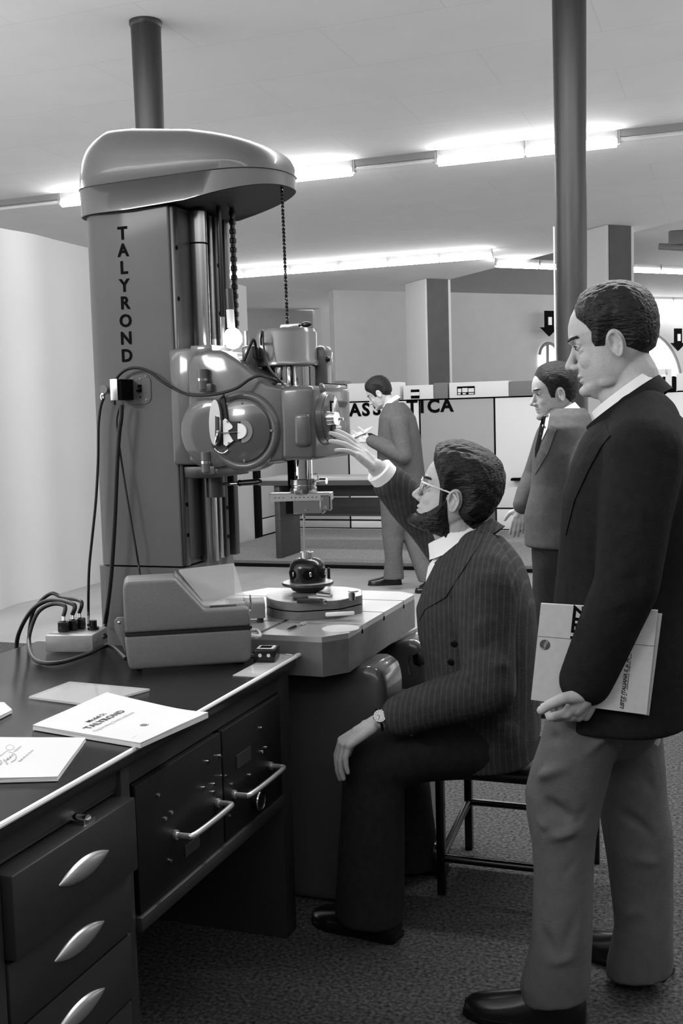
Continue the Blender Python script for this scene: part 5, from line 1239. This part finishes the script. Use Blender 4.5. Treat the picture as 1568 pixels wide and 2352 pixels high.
# ------------------------------------------------------------------ men in the background
m_gsuit = cloth('grey_suit', 82, .1, 40); m_gsuit2 = cloth('grey_suit_worn', 80, .12, 40); m_dtrou = cloth('charcoal_trousers', 50, .15, 40)
def bgman(Y, label, H, J, secs, legs, feet, hands, suit, trou, hairf, low, extra=None, voxel=.007, hr=.02):
    Q = lambda px, py, dy=0: at(px, py, 'y', Y - dy)
    base = Q(*J['pel']); t = thing('person', label, 'person', (base.x, Y, 0))
    Hm = HM(Q(*H[0]), H[1], math.radians(H[2]), 0, H[3])
    b = B(); head_parts(b, Hm, 1.0, .002); nb = Q(*J['neck'])
    chain(b, [Hm @ V(-.02, 0, -.045), Hm @ V(-.035, 0, -.1), nb], [.055, .055, .06]); cap(b, Hm @ V(.02, 0, -.1), nb + V(-.01, 0, 0), .03, .045)
    chain(b, [nb, Q(*J['pel'])], [.06, .09])
    for k, s_ in (('L', 1), ('R', -1)):
        sh, el, wr = (Q(*p) for p in J['arm' + k]); chain(b, [nb - V(0, 0, .06), sh, el, wr], [.03, .035, .035, .026])
        hand(b, wr, *hands[k])
        hp, kn_, an = (Q(*p) for p in legs[k]['j']); chain(b, [Q(*J['pel']), hp, kn_, an], [.08, .06, .045, .035])
    me = remesh(b, .0042, 3); sockets(me, Hm); bm_ = me.copy(); mobj('body', me, m_skin, t, 180)
    shell('hair', bm_, Hm, hair_fn(hairf, low, hr), m_hair, t, .002); shell('eyebrows', bm_, Hm, brow_fn(.0175, .05), m_hair, t, .0006); eyes(Hm, t)
    b = B(); S_ = []
    for py, xf, xb, hw in secs:
        f, k = Q(xf, py), Q(xb, py); S_.append(((f + k) / 2, V((f.x - k.x) / 2, 0, 0), V(0, hw, 0)))
    ring_loft(b, S_, .88)
    for k in 'LR':
        sh, el, wr = (Q(*p) for p in J['arm' + k]); cap(b, nb - V(0, 0, .10), sh, .055, .08); chain(b, [sh, sh.lerp(el, .5), el, el.lerp(wr, .5), el.lerp(wr, .93)], [.082, .074, .066, .06, .05])
    me = remesh(b, voxel, 5); wrinkle(me, .006, (5, 5, 3), Y); jm = me.copy(); mobj('jacket', me, suit, t, 180)
    b = B()
    for k in 'LR':
        L = legs[k]['s']; ring_loft(b, [((Q(xf, py, dy) + Q(xb, py, dy)) / 2, (Q(xf, py, dy) - Q(xb, py, dy)) / 2, V(0, w_, 0)) for py, xf, xb, w_, dy in L], .92, 28)
    me = remesh(b, voxel, 5); wrinkle(me, .007, (4, 4, 4), Y + 3); mobj('trousers', me, trou, t, 180)
    for hp, tp in feet:
        h = at(*hp, 'z', 0); h.z = 0; q_ = at(*tp, 'z', 0); q_.z = 0; d = (q_ - h).normalized(); shoe('shoe', h, h + d * .29, t, .05, .09)
    return t, Q, Hm, jm
low_ = [(-.2, -.075), (-.08, -.07), (-.05, -.055), (-.03, -.035), (-.02, .0), (.015, -.03), (.034, -.025), (.05, .0)]
# reading man crossing the hall
t, Q, Hm, jm = bgman(8.8, 'man in grey suit walking with head bent over a paper by the dark counter', ((869, 902), (-1, -.1), -30, 1.04),
    dict(pel=(925, 1115), neck=(902, 942), armL=((915, 975, .16), (928, 1048, .22), (848, 1010, .16)), armR=((905, 975, -.16), (905, 1040, -.2), (845, 1005, -.08))),
    [(925, 888, 925, .10), (940, 882, 938, .16), (960, 875, 950, .2), (1000, 872, 962, .205), (1050, 870, 968, .19), (1090, 866, 972, .195), (1122, 866, 976, .20)],
    dict(L=dict(j=((915, 1110, .08), (900, 1220, .08), (912, 1320, .08)), s=[(1090, 868, 960, .12, .06), (1130, 872, 955, .11, .08), (1180, 876, 940, .095, .08), (1230, 880, 925, .085, .08), (1280, 886, 922, .08, .08), (1330, 880, 926, .075, .08)]),
         R=dict(j=((925, 1110, -.08), (945, 1210, -.06), (975, 1320, .05)), s=[(1090, 890, 972, .12, -.06), (1140, 895, 970, .11, -.06), (1200, 910, 962, .095, -.04), (1250, 932, 975, .085, .0), (1300, 950, 990, .08, .03), (1335, 962, 1000, .075, .05)])),
    [((922, 1342), (852, 1344)), ((1005, 1352), (945, 1366))],
    dict(L=(V(-1, 0, .15), V(0, .3, 1), (.4, .5, .4), .1), R=(V(-1, -.1, .1), V(0, -.3, 1), (.4, .5, .4), .1)), m_gsuit, m_gsuit,
    [(-.1, .02), (-.03, .03), (.0, .036), (.02, .044), (.04, .06), (.06, .074), (.075, .086), (.12, .09)], low_, hr=.022)
collar('shirt_collar', Hm, Q(885, 940), Q(916, 914), .066, .026, m_shirt, t, gap=.1)
p = Q(825, 996, .04); pp = thing('paper_sheet', 'white sheet of paper in the hands of the reading man', 'paper', p)
B().box(-.10, .10, -.14, .14, 0, .002, M=Matrix.Translation(p) @ Matrix.Rotation(-.35, 4, 'Y') @ Matrix.Rotation(.2, 4, 'X')).build('sheet', m_paper, pp)
# walking man between the pole and the standing man
t, Q, Hm, jm = bgman(5.6, 'dark-haired man in grey suit and tie walking past behind the standing man', ((1270, 898), (-1, -.45), -8, 1.14),
    dict(pel=(1285, 1235), neck=(1295, 960), armL=((1326, 1036, .12), (1350, 1125, .25), (1335, 1215, .22)), armR=((1268, 1000, -.19), (1228, 1090, -.21), (1198, 1165, -.12))),
    [(938, 1262, 1340, .10), (955, 1250, 1352, .16), (980, 1240, 1360, .21), (1040, 1228, 1372, .22), (1110, 1222, 1372, .2), (1180, 1208, 1368, .21), (1250, 1208, 1366, .22)],
    dict(L=dict(j=((1275, 1240, .09), (1262, 1420, .1), (1290, 1600, .1)), s=[(1215, 1222, 1350, .13, .06), (1300, 1222, 1318, .11, .09), (1420, 1222, 1300, .095, .1), (1520, 1240, 1306, .085, .1), (1618, 1246, 1316, .085, .1)]),
         R=dict(j=((1275, 1240, -.09), (1300, 1420, -.1), (1320, 1570, -.1)), s=[(1215, 1226, 1350, .13, -.06), (1300, 1230, 1330, .11, -.09), (1420, 1264, 1335, .095, -.1), (1520, 1280, 1345, .085, -.1), (1590, 1290, 1352, .085, -.1)])),
    [((1320, 1640), (1210, 1645)), ((1360, 1600), (1270, 1610))],
    dict(L=(V(-.3, 0, -1), V(-1, 0, .2), (.3, .4, .3), .1), R=(V(-.25, 0, -1), V(-1, 0, .2), (.25, .35, .3), .1)), m_gsuit2, m_dtrou,
    [(-.1, .02), (-.03, .03), (.0, .038), (.02, .042), (.04, .052), (.06, .066), (.075, .07), (.12, .07)], low_, hr=.018)
collar('shirt_collar', Hm, Q(1262, 970, .03), Q(1326, 942), .072, .038, m_shirt, t, gap=.1, flare=.014)
decal('shirt_front', [(1250, 955), (1262, 950), (1256, 985), (1244, 1010), (1240, 1000)], jm, m_shirt, t, .004, .005)
decal('tie', [(1244, 958), (1254, 954), (1248, 985), (1236, 1030), (1228, 1050), (1228, 1030)], jm, m_ink, t, .008, .006)
decal('lapel', [(1264, 975), (1278, 985), (1258, 1040), (1228, 1090), (1224, 1080), (1240, 1030)], jm, m_gsuit2, t, .007, .008)
